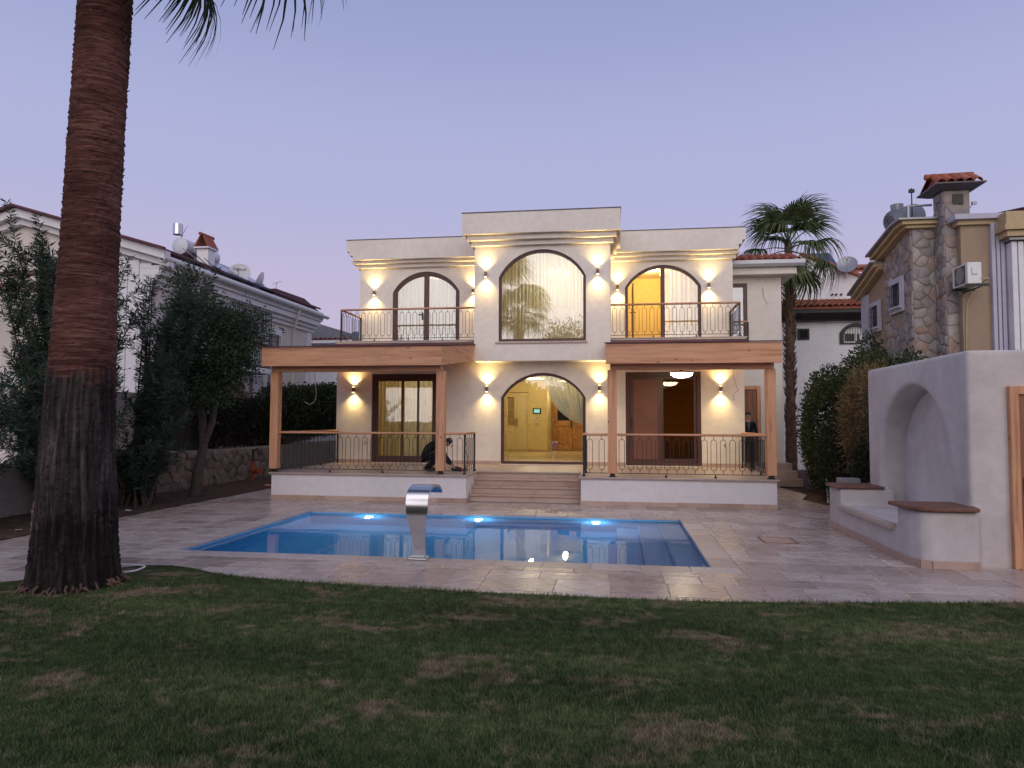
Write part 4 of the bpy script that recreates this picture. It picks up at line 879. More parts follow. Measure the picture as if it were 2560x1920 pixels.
# ================================================================ stone-clad ochre house on the other side
sh_ = thing('stone_house', 'ochre house with stone-clad tower and stone chimney', 'house', (8, 18, 0)); sp_ = lambda n, mb, m, bv=0, sm=None: mb.build(n, m, sh_, sm, bv)
sp_('tower_core', MB().prism([(17.5, 0), (19.2, 0), (19.2, 6.16), (17.5, 6.50)], 6.88, 7.6, 'x'), 'mortar')
sp_('chimney_core', MB().box(7.38, 7.92, 17.0, 17.499, 0, 7.05), 'mortar')
stonework(sh_, (6.88, 17.5, 1.6), Y_, Z_, (-1, 0, 0), 1.7, 4.85, .265, 21, 'clad_stone', .012, (.012, .03), [(.45, 1.28, 2.75, 3.85)], lambda u, v: v+1.6 < 6.42-.2*u)
stonework(sh_, (6.88, 17.5, 1.6), X_, Z_, (0, -1, 0), .5, 4.85, .25, 22, 'clad_stone', .012, (.012, .03))
stonework(sh_, (7.38, 17.0, 1.6), Y_, Z_, (-1, 0, 0), .5, 5.45, .25, 23, 'clad_stone', .012, (.012, .03))
stonework(sh_, (7.38, 17.0, 1.6), X_, Z_, (0, -1, 0), .54, 5.45, .27, 24, 'clad_stone', .012, (.012, .03), [(.20, .40, 5.05, 5.40)])
sp_('chimney_vent', MB().box(7.56, 7.78, 16.96, 17.0, 6.72, 6.95), 'iron_black')
cap = sp_('chimney_cap', MB().add([(7.30, 16.92, 7.05), (8.0, 16.92, 7.05), (8.0, 17.6, 7.05), (7.30, 17.6, 7.05), (7.12, 16.72, 7.13), (8.16, 16.72, 7.13), (8.16, 17.78, 7.13), (7.12, 17.78, 7.13), (7.12, 16.72, 7.16), (8.16, 16.72, 7.16), (8.16, 17.78, 7.16), (7.12, 17.78, 7.16)], [(3, 2, 1, 0), (0, 1, 5, 4), (1, 2, 6, 5), (2, 3, 7, 6), (3, 0, 4, 7), (4, 5, 9, 8), (5, 6, 10, 9), (6, 7, 11, 10), (7, 4, 8, 11), (8, 9, 10, 11)]), 'dark_edge')
bt2 = barrel(.46, .10).mesh('chimney_tile', 'terracotta', 40)
for k in range(5):
    for s in (0, 1):
        o = place(bt2, 'chimney_tile', cap, loc=(7.26+k*.19, 16.80 if s == 0 else 17.70, 7.17)); o.rotation_euler = (R(33), 0, 0 if s == 0 else math.pi)
MB().tube([(7.10, 17.25, 7.45), (8.12, 17.25, 7.47)], .07, 8).build('ridge_tile', 'terracotta', cap, 60); MB().prism([(16.85, 7.161), (17.65, 7.161), (17.25, 7.42)], 7.25, 8.05, 'x').build('cap_fill', 'terracotta', cap)
# stepped beige eaves, sloping down along the left side
for ov, d, h, m in ((.16, .06, .07, 'beige_trim'), (.27, .132, .09, 'beige_trim'), (.37, .224, .05, 'grey_metal')):
    sp_('eave_band', MB().box(6.88-ov, 7.378, 17.5-ov*.7, 17.75, 6.26+d, 6.26+d+h), m, .006)
    f = lambda y: 6.26+d-(y-17.751)*.22
    sp_('rake_band', MB().prism([(17.752, f(17.752)), (19.4+ov*.3, f(19.4)), (19.4+ov*.3, f(19.4)+h), (17.752, f(17.752)+h)], 6.88-ov, 7.3, 'x'), m, .006)
    f2 = lambda y: 5.70+d-(y-19.2)*.30
    sp_('rake_band', MB().prism([(19.24, f2(19.24)), (21.0+ov*.3, f2(21.0)), (21.0+ov*.3, f2(21.0)+h), (19.24, f2(19.24)+h)], 6.90-ov, 7.3, 'x'), m, .006)
sp_('rear_wall', MB().prism([(19.22, 0), (20.9, 0), (20.9, 5.2), (19.22, 5.70)], 6.90, 7.25, 'x'), 'ochre_wall')
sp_('corner_pilaster', MB().box(6.85, 7.0, 20.42, 20.93, 0, 5.3), 'lavender_trim', .01); sp_('main_body', MB().box(7.3, 12, 19.3, 20.9, 0, 5.2), 'ochre_wall')
barred_window(sh_, 'x', 6.86, 18.08, 18.62, 4.62, 5.18, .15, -1, 'lavender_trim'); barred_window(sh_, 'x', 6.89, 19.62, 20.08, 4.32, 4.88, .13, -1, 'lavender_trim')
sp_('front_wall', MB().box(7.62, 8.28, 16.8, 19.3, 0, 6.22), 'ochre_wall', .01)
sp_('front_wall', MB().box(8.281, 12.0, 16.85, 19.29, 0, 6.18), 'ochre_wall')
for x0, x1 in ((8.20, 8.28), (8.30, 8.37), (8.39, 8.47)): sp_('pilaster', MB().box(x0, x1, 16.70, 16.849, 0, 6.20), 'lavender_trim', .012)
for x0, x1 in ((8.50, 8.61), (8.63, 8.74), (8.76, 8.86)): sp_('pilaster', MB().box(x0, x1, 16.50, 16.849, 0, 5.72), 'pale_trim', .012)
for ov, z0, z1, m in ((.08, 6.18, 6.28, 'beige_trim'), (.18, 6.282, 6.40, 'lavender_trim')): sp_('eave_band', MB().box(7.62-ov, 8.6, 16.8-ov, 17.3, z0, z1), m, .006)
for ov, z0, z1 in ((.0, 5.74, 5.80), (.08, 5.802, 5.93), (.15, 5.932, 6.06), (.10, 6.062, 6.34)): sp_('eave_band', MB().box(8.42-ov, 12, 16.42-ov, 16.9, z0, z1), 'grey_metal' if ov == 0 else 'beige_trim', .008)
sp_('roof_slope', MB().prism([(16.3, 6.36), (16.3, 6.42), (19.5, 7.0), (19.5, 6.9)], 8.7, 12.2, 'x'), 'tile_maroon')
sp_('window', MB().box(8.98, 9.5, 16.80, 16.845, 3.2, 5.5), 'screen_black')
ac = thing('air_conditioner', 'white outdoor air conditioner on a bracket beside the stone chimney', 'air conditioner', (7.6, 16.4, 4.7))
MB().box(7.40, 7.68, 16.06, 16.74, 4.74, 5.20).build('casing', 'white_plastic', ac, None, .015); MB().box(7.392, 7.399, 16.16, 16.62, 4.78, 5.16).build('fan_grille', 'black_rubber', ac)
MB().lathe([(.18, -.003), (.17, .004)], 24, (7.393, 16.39, 4.97), 'x').build('fan_ring', 'grey_metal', ac)
for k in range(9): MB().box(7.384, 7.391, 16.17, 16.61, 4.80+k*.041, 4.81+k*.041).build('grille_bar', 'grey_metal', ac)
MB().box(7.48, 7.60, 16.035, 16.06, 4.94, 5.10).build('service_cover', 'white_plastic', ac, None, .01)
MB().box(7.36, 7.80, 16.02, 16.06, 4.68, 4.735).build('bracket', 'iron_black', ac); MB().box(7.36, 7.80, 16.62, 16.66, 4.68, 4.735).build('bracket', 'iron_black', ac); MB().box(7.62, 7.66, 16.02, 16.80, 4.66, 4.679).build('bracket', 'iron_black', ac)
MB().tube([(7.66, 16.05, 4.86), (7.80, 16.04, 4.84), (7.86, 16.4, 4.84), (7.84, 16.79, 4.8), (7.70, 16.785, 4.4), (7.66, 16.785, 3.4)], .014, 6).build('pipe', 'beige_trim', ac, 60)
tk = thing('roof_water_tank', 'dark grey roof water tank beside the stone chimney', 'water tank', (7.2, 18.6, 6.4))
MB().tube([(6.80, 18.4, 6.72), (6.85, 18.4, 6.74), (7.5, 18.9, 7.02), (7.6, 18.95, 7.05)], [.2, .30, .30, .22], 20).build('tank', 'tank_grey', tk, 40); MB().lathe([(.13, -.12), (.15, .10)], 16, (6.95, 18.5, 7.1)).build('neck', 'grey_metal', tk, 40)
MB().tube([(6.98, 17.9, 6.4), (6.98, 17.9, 6.98), (7.5, 17.9, 6.99)], .03, 8).build('stand_pipe', 'white_plastic', tk, 40)
e = thing('tv_aerial', 'dark aerial mast rising left of the stone chimney', 'aerial', (7.1, 18.0, 6.4)); MB().tube([(7.1, 18, 6.4), (7.1, 18, 7.45)], .014, 6).box(7.04, 7.16, 17.97, 18.03, 7.34, 7.42).build('mast', 'iron_black', e)
e = thing('security_camera', 'small bracketed camera on the right of the stone chimney', 'camera', (7.95, 17.1, 6.75)); MB().tube([(7.93, 17.1, 6.6), (8.0, 17.05, 6.72)], .008, 5).box(7.98, 8.08, 17.0, 17.06, 6.72, 6.78).build('body', 'grey_metal', e)

# ================================================================ white house behind the bushes
wh = thing('white_house', 'white roughcast house with terracotta eave and black fascia', 'house', (8, 28, 0)); wp = lambda n, mb, m, bv=0, sm=None: mb.build(n, m, wh, sm, bv)
WY = 28.0
wp('lower_wall', MB().plate(rect(4.8, 11.5, 0, 6.0), [rect(6.90, 7.26, 4.95, 5.30), arch(8.52, 9.42, 4.78, 5.12, 5.40)], WY, WY+.3), 'white_wall')
wp('upper_wall', MB().prism([(5.2, 5.6), (12, 5.6), (12, 6.5), (9.95, 7.40), (8.65, 7.95), (7.4, 8.45), (5.2, 7.5)], WY+1.4, WY+1.7), 'white_wall')
wp('black_fascia', MB().prism([(WY-.55, 6.0), (WY-.55, 5.86), (WY-.30, 5.62), (WY-.002, 5.60), (WY-.002, 6.0)], 5.2, 11.5, 'x'), 'iron_black')
wp('roof_slope', MB().prism([(WY-.6, 6.002), (WY-.6, 6.06), (WY+1.39, 6.62), (WY+1.39, 6.5)], 5.2, 11.6, 'x'), 'terracotta')
bt3 = barrel(.52, .10).mesh('roof_tile', 'terracotta', 40)
for i in range(21):
    for j in range(4): o = place(bt3, 'roof_tile', wh, loc=(6.35+.235*i*.92+rng.uniform(-.01, .01), WY-.66+.46*j, 6.075+.46*j*.28)); o.rotation_euler = (math.atan(.28)-.04, 0, rng.uniform(-.03, .03))
wp('roof_verge', MB().prism([(7.4, 8.45), (8.65, 7.95), (9.95, 7.40), (12, 6.5), (12, 6.62), (9.95, 7.52), (8.65, 8.07), (7.4, 8.57)], WY+1.25, WY+1.75), 'terracotta')
wp('rear_roof', MB().prism([(WY+1.9, 7.85), (WY+1.9, 7.92), (WY+4, 8.6), (WY+4, 8.5)], 9.5, 13, 'x'), 'terracotta')
for i in range(10): o = place(bt3, 'roof_tile', wh, loc=(9.6+.23*i, WY+1.9, 7.95)); o.rotation_euler = (math.atan(.3), 0, 0)
wp('arch_surround', MB().plate(arch(8.38, 9.56, 4.74, 5.14, 5.52), [arch(8.52, 9.42, 4.78, 5.12, 5.40)], WY-.06, WY-.002), 'iron_black')
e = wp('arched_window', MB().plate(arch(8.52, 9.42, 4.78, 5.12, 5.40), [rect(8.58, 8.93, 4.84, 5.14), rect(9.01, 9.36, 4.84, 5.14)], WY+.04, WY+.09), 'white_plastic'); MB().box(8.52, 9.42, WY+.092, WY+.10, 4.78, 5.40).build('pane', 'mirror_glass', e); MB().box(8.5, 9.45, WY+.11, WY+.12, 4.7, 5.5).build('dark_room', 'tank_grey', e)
for k in range(10): MB().box(8.55+k*.094, 8.563+k*.094, WY-.04, WY-.028, 4.78, 5.36 if 1 < k < 8 else 5.22).build('bar', 'iron_black', e)
e = wp('small_window', MB().plate(rect(6.86, 7.30, 4.91, 5.34), [rect(6.93, 7.23, 4.97, 5.28)], WY-.03, WY+.06), 'iron_black'); MB().box(6.93, 7.23, WY+.02, WY+.03, 4.97, 5.28).build('pane', 'screen_black', e)
for k in range(3): wp('vent_pipe', MB().lathe([(.045, 0), (.045, -.06)], 12, (8.55+k*.17-.02*(k % 2), WY+1.4, 6.86), 'y'), 'iron_black')
wp('ledge', MB().box(7.9, 9.6, WY-.10, WY-.002, 5.56, 5.60), 'white_wall')
dish('satellite_dish', 'big grey dish on the white house roof above the bushes', (9.05, WY+1.1, 7.95), .38, (-.3, -.9, .45), 'grey_metal'); e = thing('dish_mast', 'short white mast carrying the big grey dish', 'mast', (9.08, WY+1.3, 7.6)); MB().tube([(9.08, WY+1.32, 7.5), (9.08, WY+1.2, 7.9)], .035, 8).build('pole', 'white_metal', e)
sl2 = thing('roof_solar_collector', 'dark tilted solar collector on the white house roof behind the palm', 'solar collector', (8.3, WY+1.8, 7.9)); MB().prism([(WY+1.3, 8.05), (WY+2.3, 8.75), (WY+2.35, 8.70), (WY+1.35, 8.0)], 7.9, 8.75, 'x').build('collector', 'collector_blue', sl2); MB().tube([(8.4, WY+1.45, 8.1), (8.4, WY+1.45, 7.6)], .02, 6).tube([(8.4, WY+2.2, 8.6), (8.4, WY+2.2, 7.6)], .02, 6).build('stand', 'grey_metal', sl2)

# ================================================================ far white house between the gable and the villa
fh = thing('far_house', 'small white house with tiled roof beyond the porch on the far left', 'house', (-13, 32, 0)); fp = lambda n, mb, m, bv=0: mb.build(n, m, fh, None, bv)
fp('wall', MB().box(-16.5, -12.0, 32, 36, 0, 5.55), 'white_wall'); fp('wall', MB().box(-12.0, -8.8, 33, 36, 0, 5.2), 'white_wall')
fp('roof', MB().prism([(-17, 5.75), (-14.5, 6.55), (-11.2, 5.55), (-11.2, 5.4), (-17, 5.56)], 31.6, 36.2), 'tank_grey'); fp('roof_edge', MB().box(-16.8, -12.2, 31.55, 31.9, 5.42, 5.57), 'pale_trim', .02)
bt4 = barrel(.5, .10).mesh('roof_tile', 'terracotta', 40)
for i in range(18): o = place(bt4, 'roof_tile', fh, loc=(-16.6+.24*i, 31.5, 5.58)); o.rotation_euler = (.25, 0, 0)
fs = thing('roof_solar_collector', 'blue solar collector on the far white house', 'solar collector', (-12, 33, 5.6)); MB().prism([(33.0, 5.65), (34.6, 6.35), (34.65, 6.30), (33.05, 5.6)], -13.3, -11.3, 'x').build('collector', 'collector_blue', fs); MB().box(-13.2, -11.4, 33.0, 34.5, 5.2, 5.62).build('stand', 'grey_metal', fs)
for x0 in (-12.9, -11.5): e = fp('window', MB().plate(rect(x0, x0+.9, 2.9, 4.2), [rect(x0+.08, x0+.82, 2.98, 4.12)], 31.93 if x0 < -12 else 32.93, 32.02 if x0 < -12 else 33.02), 'white_plastic'); MB().box(x0+.08, x0+.82, (31.95 if x0 < -12 else 32.95), (31.96 if x0 < -12 else 32.96), 2.98, 4.12).build('pane', 'screen_black', e); [MB().box(x0+.1+k*.12, x0+.115+k*.12, (31.9 if x0 < -12 else 32.9), (31.915 if x0 < -12 else 32.915), 2.95, 4.15).build('bar', 'iron_black', e) for k in range(7)]
aw = MB().prism([(30.2, 3.05), (30.2, 3.2), (31.6, 3.4), (31.6, 3.25)], -13.2, -9.6, 'x').build('awning', 'green_tarp', None); tag(aw, 'green awning glimpsed over the hedge under the porch', 'awning')
MB().tube([(-13.1, 30.25, 3.1), (-13.1, 30.25, 0)], .03, 6).tube([(-9.7, 30.25, 3.1), (-9.7, 30.25, 0)], .03, 6).build('post', 'white_metal', aw)
# ================================================================ vegetation
def leaves(name, C, D, L, W, mat, parent, seed=1, kite=.42):
    """C base points, D unit directions, L lengths, W widths -> one kite quad per leaf"""
    g = np.random.default_rng(seed); n = len(C); r = g.normal(size=(n, 3)); S = np.cross(D, r); S /= np.linalg.norm(S, axis=1)[:, None]+1e-9
    Nn = np.cross(S, D); L = L[:, None]; W = W[:, None]; mid = C+D*L*kite+Nn*L*.04; tip = C+D*L-Nn*L*g.uniform(-.05, .18, (n, 1))
    return quads_object(name, np.stack([C, mid+S*W, tip, mid-S*W], 1), mat, parent)
def unit(a): return a/(np.linalg.norm(a, axis=1)[:, None]+1e-9)

def oleander(label, base, tops, seed, n_each=1, leafmat_='oleander_leaf', low=.25, dens=1.0):
    """upright stems from one foot to the given tops, narrow leaves in whorls"""
    g = np.random.default_rng(seed); e = thing('oleander_bush', label, 'bush', base, 'tall shrubs by the rubble wall'); st = MB(); C, D, L, W = [], [], [], []
    b = np.array(base)
    for tp_ in tops:
        tp_ = np.array(tp_, float); p0 = b+np.append(g.normal(0, .16, 2), 0); mid = (p0+tp_)/2+np.append((tp_-p0)[:2]*-.16, .25)
        pts = [(1-s)**2*p0+2*s*(1-s)*mid+s*s*tp_ for s in np.linspace(0, 1, 9)]
        st.tube([tuple(p) for p in pts], [.026*(1-.85*i/8)+.003 for i in range(9)], 5)
        subs = [(pts, low)]
        for k in range(5):
            i0 = g.integers(3, 8); q0 = pts[i0]; dirv = (pts[i0]-pts[i0-1]); dirv /= np.linalg.norm(dirv); q1 = q0+(dirv*.75+g.normal(0, .38, 3))*g.uniform(.4, .9)
            sp_pts = [q0+(q1-q0)*s+np.array((0, 0, .10*s*s)) for s in np.linspace(0, 1, 5)]; st.tube([tuple(p) for p in sp_pts], .006, 4); subs.append((sp_pts, 0))
        for ps, lo in subs:
            ps = np.array(ps); seg = np.linalg.norm(np.diff(ps, axis=0), axis=1); tot = seg.sum(); cum = np.concatenate([[0], np.cumsum(seg)])
            for s in np.arange(tot*lo, tot, .045/dens):
                k = min(len(seg)-1, np.searchsorted(cum, s)-1 if s > 0 else 0); k = max(k, 0); f = (s-cum[k])/seg[k]; p = ps[k]+(ps[k+1]-ps[k])*f; ax = (ps[k+1]-ps[k])/seg[k]
                for w_ in range(3):
                    rr = g.normal(size=3); rr -= ax*rr.dot(ax); rr /= np.linalg.norm(rr); up_ = g.uniform(.25, .95)
                    C.append(p); D.append(rr+ax*up_+np.array((0, 0, -.1))); L.append(g.uniform(.11, .18)); W.append(g.uniform(.010, .016))
    st.build('stem', 'twig', e, 60); C, D = np.array(C), unit(np.array(D)); leaves('foliage', C, D, np.array(L), np.array(W), leafmat_, e, seed)
    return e
def ell(c, r, n, seed, shell=.35):
    g = np.random.default_rng(seed); d = unit(g.normal(size=(n, 3))); rad = (shell+(1-shell)*g.random(n))**.6
    return np.array(c)+d*np.array(r)*rad[:, None]
g = np.random.default_rng(3)
tA = [(-10.2+g.uniform(-1.7, 1.25), 11.9+g.uniform(-.7, .9), g.uniform(3.6, 5.55)) for _ in range(38)]+[(-10.3+g.uniform(-1.5, 1.3), 11.6+g.uniform(-.6, .6), g.uniform(.9, 3.4)) for _ in range(36)]
oleander('tall dark oleander behind the big palm trunk, left of it', (-10.2, 11.9, 0), tA, 5, dens=1.35, low=.12)
tB = [(-9.85+g.uniform(-.5, 1.35), 13.9+g.uniform(-.5, .6), g.uniform(3.4, 5.0)) for _ in range(20)]+[(-9.9+g.uniform(-.2, 1.1), 13.7+g.uniform(-.7, .3), g.uniform(1.2, 3.2)) for _ in range(16)]
oleander('leaning oleander with bare lower stems between palm trunk and small tree', (-10.05, 13.9, 0), tB, 8, low=.45)
tD = [(-9.75+g.uniform(-.45, .5), 13.3+g.uniform(-.3, .4), g.uniform(.6, 1.25)) for _ in range(14)]
oleander('low oleander seedling at the edge of the paving', (-9.7, 13.4, 0), tD, 12)
tE = [(-9.9+g.uniform(-.7, .7), 9.6+g.uniform(-.6, .6), g.uniform(1.0, 2.6)) for _ in range(22)]
oleander('dark bushy oleander at the left edge of the picture', (-10.1, 9.9, 0), tE, 14)

def tree(name, label, base, limbs, clusters, seed, leaf, L0=.06, W0=.018, per=95, spread=.22, r0=.09, group=None, bark='tree_bark'):
    g = np.random.default_rng(seed); e = thing(name, label, 'tree', base, group); tr = MB(); 
    for pts, ra in limbs: tr.tube(pts, ra, 8)
    C, D = [], []
    for c in clusters:
        c = np.array(c); src = min((p for pts, _ in limbs for p in pts), key=lambda p: np.linalg.norm(np.array(p)-c)); 
        m_ = (np.array(src)+c)/2+g.normal(0, .05, 3)
        tr.tube([tuple(src), tuple(m_), tuple(c)], [.018, .011, .004], 5)
        k = int(per*g.uniform(.7, 1.3)); o = g.normal(0, 1, (k, 3))*spread*np.array((1, 1, .75)); C.append(c+o); D.append(unit(o+np.array((0, 0, .05))+g.normal(0, .12, (k, 3))))
    tr.build('trunk', bark, e, 50); C = np.concatenate(C); D = np.concatenate(D); n = len(C)
    leaves('crown', C, D, g.uniform(.7, 1.3, n)*L0, g.uniform(.7, 1.3, n)*W0, leaf, e, seed, .5); return e
cl = np.concatenate([ell((-9.45, 15.2, 3.40), (1.10, .95, 1.05), 82, 4, .3), ell((-9.3, 14.9, 2.55), (.75, .5, .40), 20, 16), ell((-8.5, 15.1, 3.95), (.60, .5, .30), 13, 6), ell((-8.55, 15.0, 3.2), (.6, .5, .45), 16, 7), ell((-9.9, 15.3, 4.7), (.6, .5, .5), 16, 9)])
tree('small_tree', 'small dark tree with two leaning trunks before the rubble wall', (-9.68, 15.4, 0), [([(-9.72, 15.4, -.02), (-9.68, 15.4, .5), (-9.55, 15.4, 1.2), (-9.6, 15.4, 1.9), (-9.9, 15.3, 2.7), (-9.6, 15.2, 3.6)], [.15, .125, .10, .085, .065, .04]), ([(-9.58, 15.4, 1.1), (-9.35, 15.4, 1.7), (-9.2, 15.35, 2.5), (-9.0, 15.2, 3.3), (-8.5, 15.1, 3.9)], [.08, .075, .06, .045, .02]), ([(-9.75, 15.35, 2.4), (-9.9, 15.5, 3.2), (-10.0, 15.4, 4.3)], [.05, .04, .02])], cl, 31, 'tree_leaf', .085, .024, 105, .19)

def mass(name, label, cat, blobs, seed, leaf, L0, W0, twigs=0, twig_mat='twig', kind=None, group=None, base=None, dirz=.1, shell=.55):
    """dense shrub: leaves through the outer part of several blobs, twigs inside"""
    g = np.random.default_rng(seed); b0 = base or (blobs[0][0][0], blobs[0][0][1], 0); e = thing(name, label, cat, b0, group)
    C, D = [], []
    for (c, r, n) in blobs:
        P = ell(c, r, n, int(g.integers(1e6)), shell); P += g.normal(0, .05, P.shape); P = P[P[:, 2] > .03]; C.append(P); D.append(unit((P-np.array(c))/np.array(r)+g.normal(0, .6, P.shape)+np.array((0, 0, dirz))))
    C = np.concatenate(C); D = np.concatenate(D); n = len(C); leaves('foliage', C, D, g.uniform(.6, 1.4, n)*L0, g.uniform(.6, 1.4, n)*W0, leaf, e, seed, .5)
    if twigs:
        m = MB()
        for k in range(twigs):
            c, r, _ = blobs[g.integers(len(blobs))]; a = np.array(c)+g.normal(0, .35, 3)*np.array(r)*np.array((1, 1, 0)); a[2] = max(.02, c[2]-r[2]*.95); t_ = np.array(c)+unit(g.normal(size=(1, 3)))[0]*np.array(r)*g.uniform(.8, 1.08)
            md = (a+t_)/2+g.normal(0, .12, 3); m.tube([tuple(a), tuple(md), tuple(t_)], [.012, .008, .003], 4)
        m.build('twigs', twig_mat, e, 60)
    return e
# hedge on the rubble wall
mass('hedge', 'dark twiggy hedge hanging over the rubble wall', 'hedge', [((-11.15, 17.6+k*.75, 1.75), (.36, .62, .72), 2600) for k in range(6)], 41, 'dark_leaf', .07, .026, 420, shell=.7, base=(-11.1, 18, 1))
mass('hedge', 'greener tall hedge seen through the porch on the left', 'hedge', [((-11.1, 21.6+k*.85, 1.9+.06*k), (.45, .75, 1.0), 3200) for k in range(7)], 43, 'hedge_leaf', .085, .032, 160, shell=.6, base=(-11.1, 24, 1))
mass('shrub', 'loose pale-leaved shrub against the villa wall end behind the porch', 'bush', [((-9.8, 25.5, 2.7), (.7, .6, .9), 900)], 44, 'hedge_leaf', .09, .03, 40)
# bushes between annex and hut
mass('bush', 'tall green bush beside the annex and back palm', 'bush', [((5.75, 20.2, 1.6), (.75, 1.0, 1.75), 9500), ((5.3, 18.8, 1.5), (.55, .8, 1.45), 7500), ((6.2, 19.2, 2.2), (.6, .8, 1.5), 5500)], 51, 'bush_leaf', .075, .024, 60)
mass('bush', 'leafy bush with pale shoots against the white house', 'bush', [((5.95, 17.4, 2.0), (.75, .8, 1.5), 8500), ((6.3, 16.9, 2.2), (.5, .6, .95), 2600)], 52, 'bush_leaf', .075, .024, 70)
mass('bush', 'dry brown bush tumbling behind the white hut', 'bush', [((5.25, 15.5, 1.85), (.62, .7, 1.15), 7000), ((5.9, 15.0, 1.9), (.6, .6, 1.0), 2600)], 53, 'dry_leaf', .10, .010, 420, 'twig')
mass('bush', 'low yellowish bush at the foot of the dry bush', 'bush', [((5.25, 15.0, .75), (.55, .55, .85), 5000), ((5.0, 16.9, .9), (.45, .8, 1.0), 5200)], 54, 'hedge_leaf', .06, .02, 40)
mass('bush', 'sprig of leaves standing out above the bushes before the arched window', 'bush', [((6.05, 17.9, 3.55), (.22, .22, .42), 420), ((6.6, 17.0, 3.15), (.25, .3, .25), 300)], 55, 'tree_leaf', .08, .026, 14)

# ---- palms
def frond_mesh(seed, pet=1.0, blade=1.0, span=105, nseg=36, droop=.55, mat='palm_leaf', wseg=.030):
    g = np.random.default_rng(seed); m = MB()
    m.tube([(0, 0, 0), (pet*.5, 0, .05), (pet, 0, 0), (pet+blade*.25, 0, -.03)], [.026, .020, .014, .004], 6)
    for k in range(nseg):
        a = R(-span+2*span*(k+.5)/nseg)+g.normal(0, .03); Ls = blade*(1-.28*abs(a)/R(span))*g.uniform(.88, 1.06); dr = droop*g.uniform(.7, 1.3)
        d = np.array((math.cos(a), math.sin(a), .05)); s = np.array((-math.sin(a), math.cos(a), 0)); rows = []
        for j in range(7):
            f = j/6; w_ = wseg*Ls*(1-.93*f**1.3)*(.35+.65*min(1, f*4+.25)); out = Ls*(f-.24*dr*max(0, f-.45)**2*3); zz = -dr*Ls*max(0, f-.35)**2*1.9+.02*math.sin(k*1.3)
            p = np.array((pet*.98, 0, 0))+d*out+np.array((0, 0, zz-.10*blade*abs(math.sin(a))*f))
            rows.append([tuple(p-s*w_+np.array((0, 0, .35*w_))), tuple(p), tuple(p+s*w_+np.array((0, 0, .35*w_)))])
        m.sheet(rows)
    return m.mesh('frond', mat, 180)
def orient(dirv, roll=0):
    d = Vector(dirv).normalized(); s = Vector((0, 0, 1)).cross(d)
    if s.length < .05: s = Vector((0, 1, 0))
    s.normalize(); n_ = d.cross(s); M_ = Matrix((d, s, n_)).transposed().to_4x4(); return (M_ @ Matrix.Rotation(roll, 4, 'X')).to_euler()
def palm_trunk(rings, nz, na, rough_fn, mat, e, seed):
    """rings: (z, cx, cy, r) control rows"""
    zs = np.array([q[0] for q in rings]); g = np.random.default_rng(seed); rows = []
    off = g.normal(0, 1, (nz+1, na)); off = (off+np.roll(off, 1, 1)+np.roll(off, -1, 1))/1.7
    for j in range(nz+1):
        z = zs[0]+(zs[-1]-zs[0])*j/nz; cx, cyy, r = (np.interp(z, zs, [q[i] for q in rings]) for i in (1, 2, 3)); row = []
        for k in range(na+1):
            a = math.tau*(k % na)/na; rr = r+rough_fn(z, a, j)+off[j, k % na]*.005; row.append((cx+rr*math.cos(a), cyy+rr*math.sin(a), z))
        rows.append(row)
    return MB().sheet(rows).build('trunk', mat, e, 70)
pm = thing('palm_tree', 'huge palm trunk at the left of the lawn, ringed brown bark', 'palm tree', (-5.82, 7.0, 0), 'fan palms')
def scars(z, a, j):
    k = min(1, max(0, (z-2.3)/.15)); s = ((z*15.5+.25*math.sin(a*2+z)+.10*math.sin(a*5+z*3)) % 1.0)
    return k*(.012*(1-s)-.005)+(1-k)*.010*math.sin(a*26+1.5*math.sin(z*3+a*3))
palm_trunk([(-.05, -5.815, 7.0, 0.496), (.06, -5.815, 7.0, 0.453), (.25, -5.815, 7.0, 0.425), (.8, -5.82, 7.0, 0.388), (1.57, -5.825, 7.0, 0.350), (2.6, -5.80, 7.0, 0.314), (3.6, -5.77, 7.0, 0.285), (5.0, -5.73, 7.0, 0.273), (6.5, -5.68, 7.0, 0.267), (7.6, -5.64, 7.0, 0.264)], 330, 120, scars, 'palm_bark', pm, 3)
# root collar fibres and old stubs along the trunk edge
fb = MB(); g = np.random.default_rng(9)
for k in range(70):
    a = g.uniform(0, math.tau); r0 = .445; p = (-5.815+r0*math.cos(a), 7.0+r0*math.sin(a)); fb.tube([(p[0], p[1], g.uniform(.03, .10)), (p[0]+.04*math.cos(a), p[1]+.05*math.sin(a), .05), (p[0]+g.uniform(.05, .14)*math.cos(a+g.normal(0, .6)), p[1]+g.uniform(.05, .14)*math.sin(a+g.normal(0, .6)), .008)], [.014, .012, .005], 4)
tag(fb.build('root_fibres', 'palm_stub', pm, 60), kind='stuff')
sb = MB()
for k in range(240):
    z = g.uniform(2.4, 7.4); a = g.uniform(0, math.tau); r0 = np.interp(z, [2.6, 3.6, 5, 6.5, 7.6], [.314, .285, .273, .267, .263]); cx = np.interp(z, [2.6, 7.6], [-5.80, -5.64])
    c_, s_ = math.cos(a), math.sin(a); L = g.uniform(.008, .026); sb.tube([(cx+r0*c_-.01*c_, 7+r0*s_-.01*s_, z), (cx+(r0+L)*c_, 7+(r0+L)*s_, z+g.uniform(-.01, .03))], [g.uniform(.006, .016), .003], 4)
tag(sb.build('leaf_base_stubs', 'palm_stub', pm, 60), kind='stuff')
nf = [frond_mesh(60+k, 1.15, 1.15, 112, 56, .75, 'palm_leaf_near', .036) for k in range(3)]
def add_frond(me, c, dirv, s=1, roll=0):
    o = place(me, 'frond', PALM, loc=c); o.rotation_euler = orient(dirv, roll); o.scale = (s, s, s); return o
PALM = pm; top = (-5.64, 7.0, 7.9)
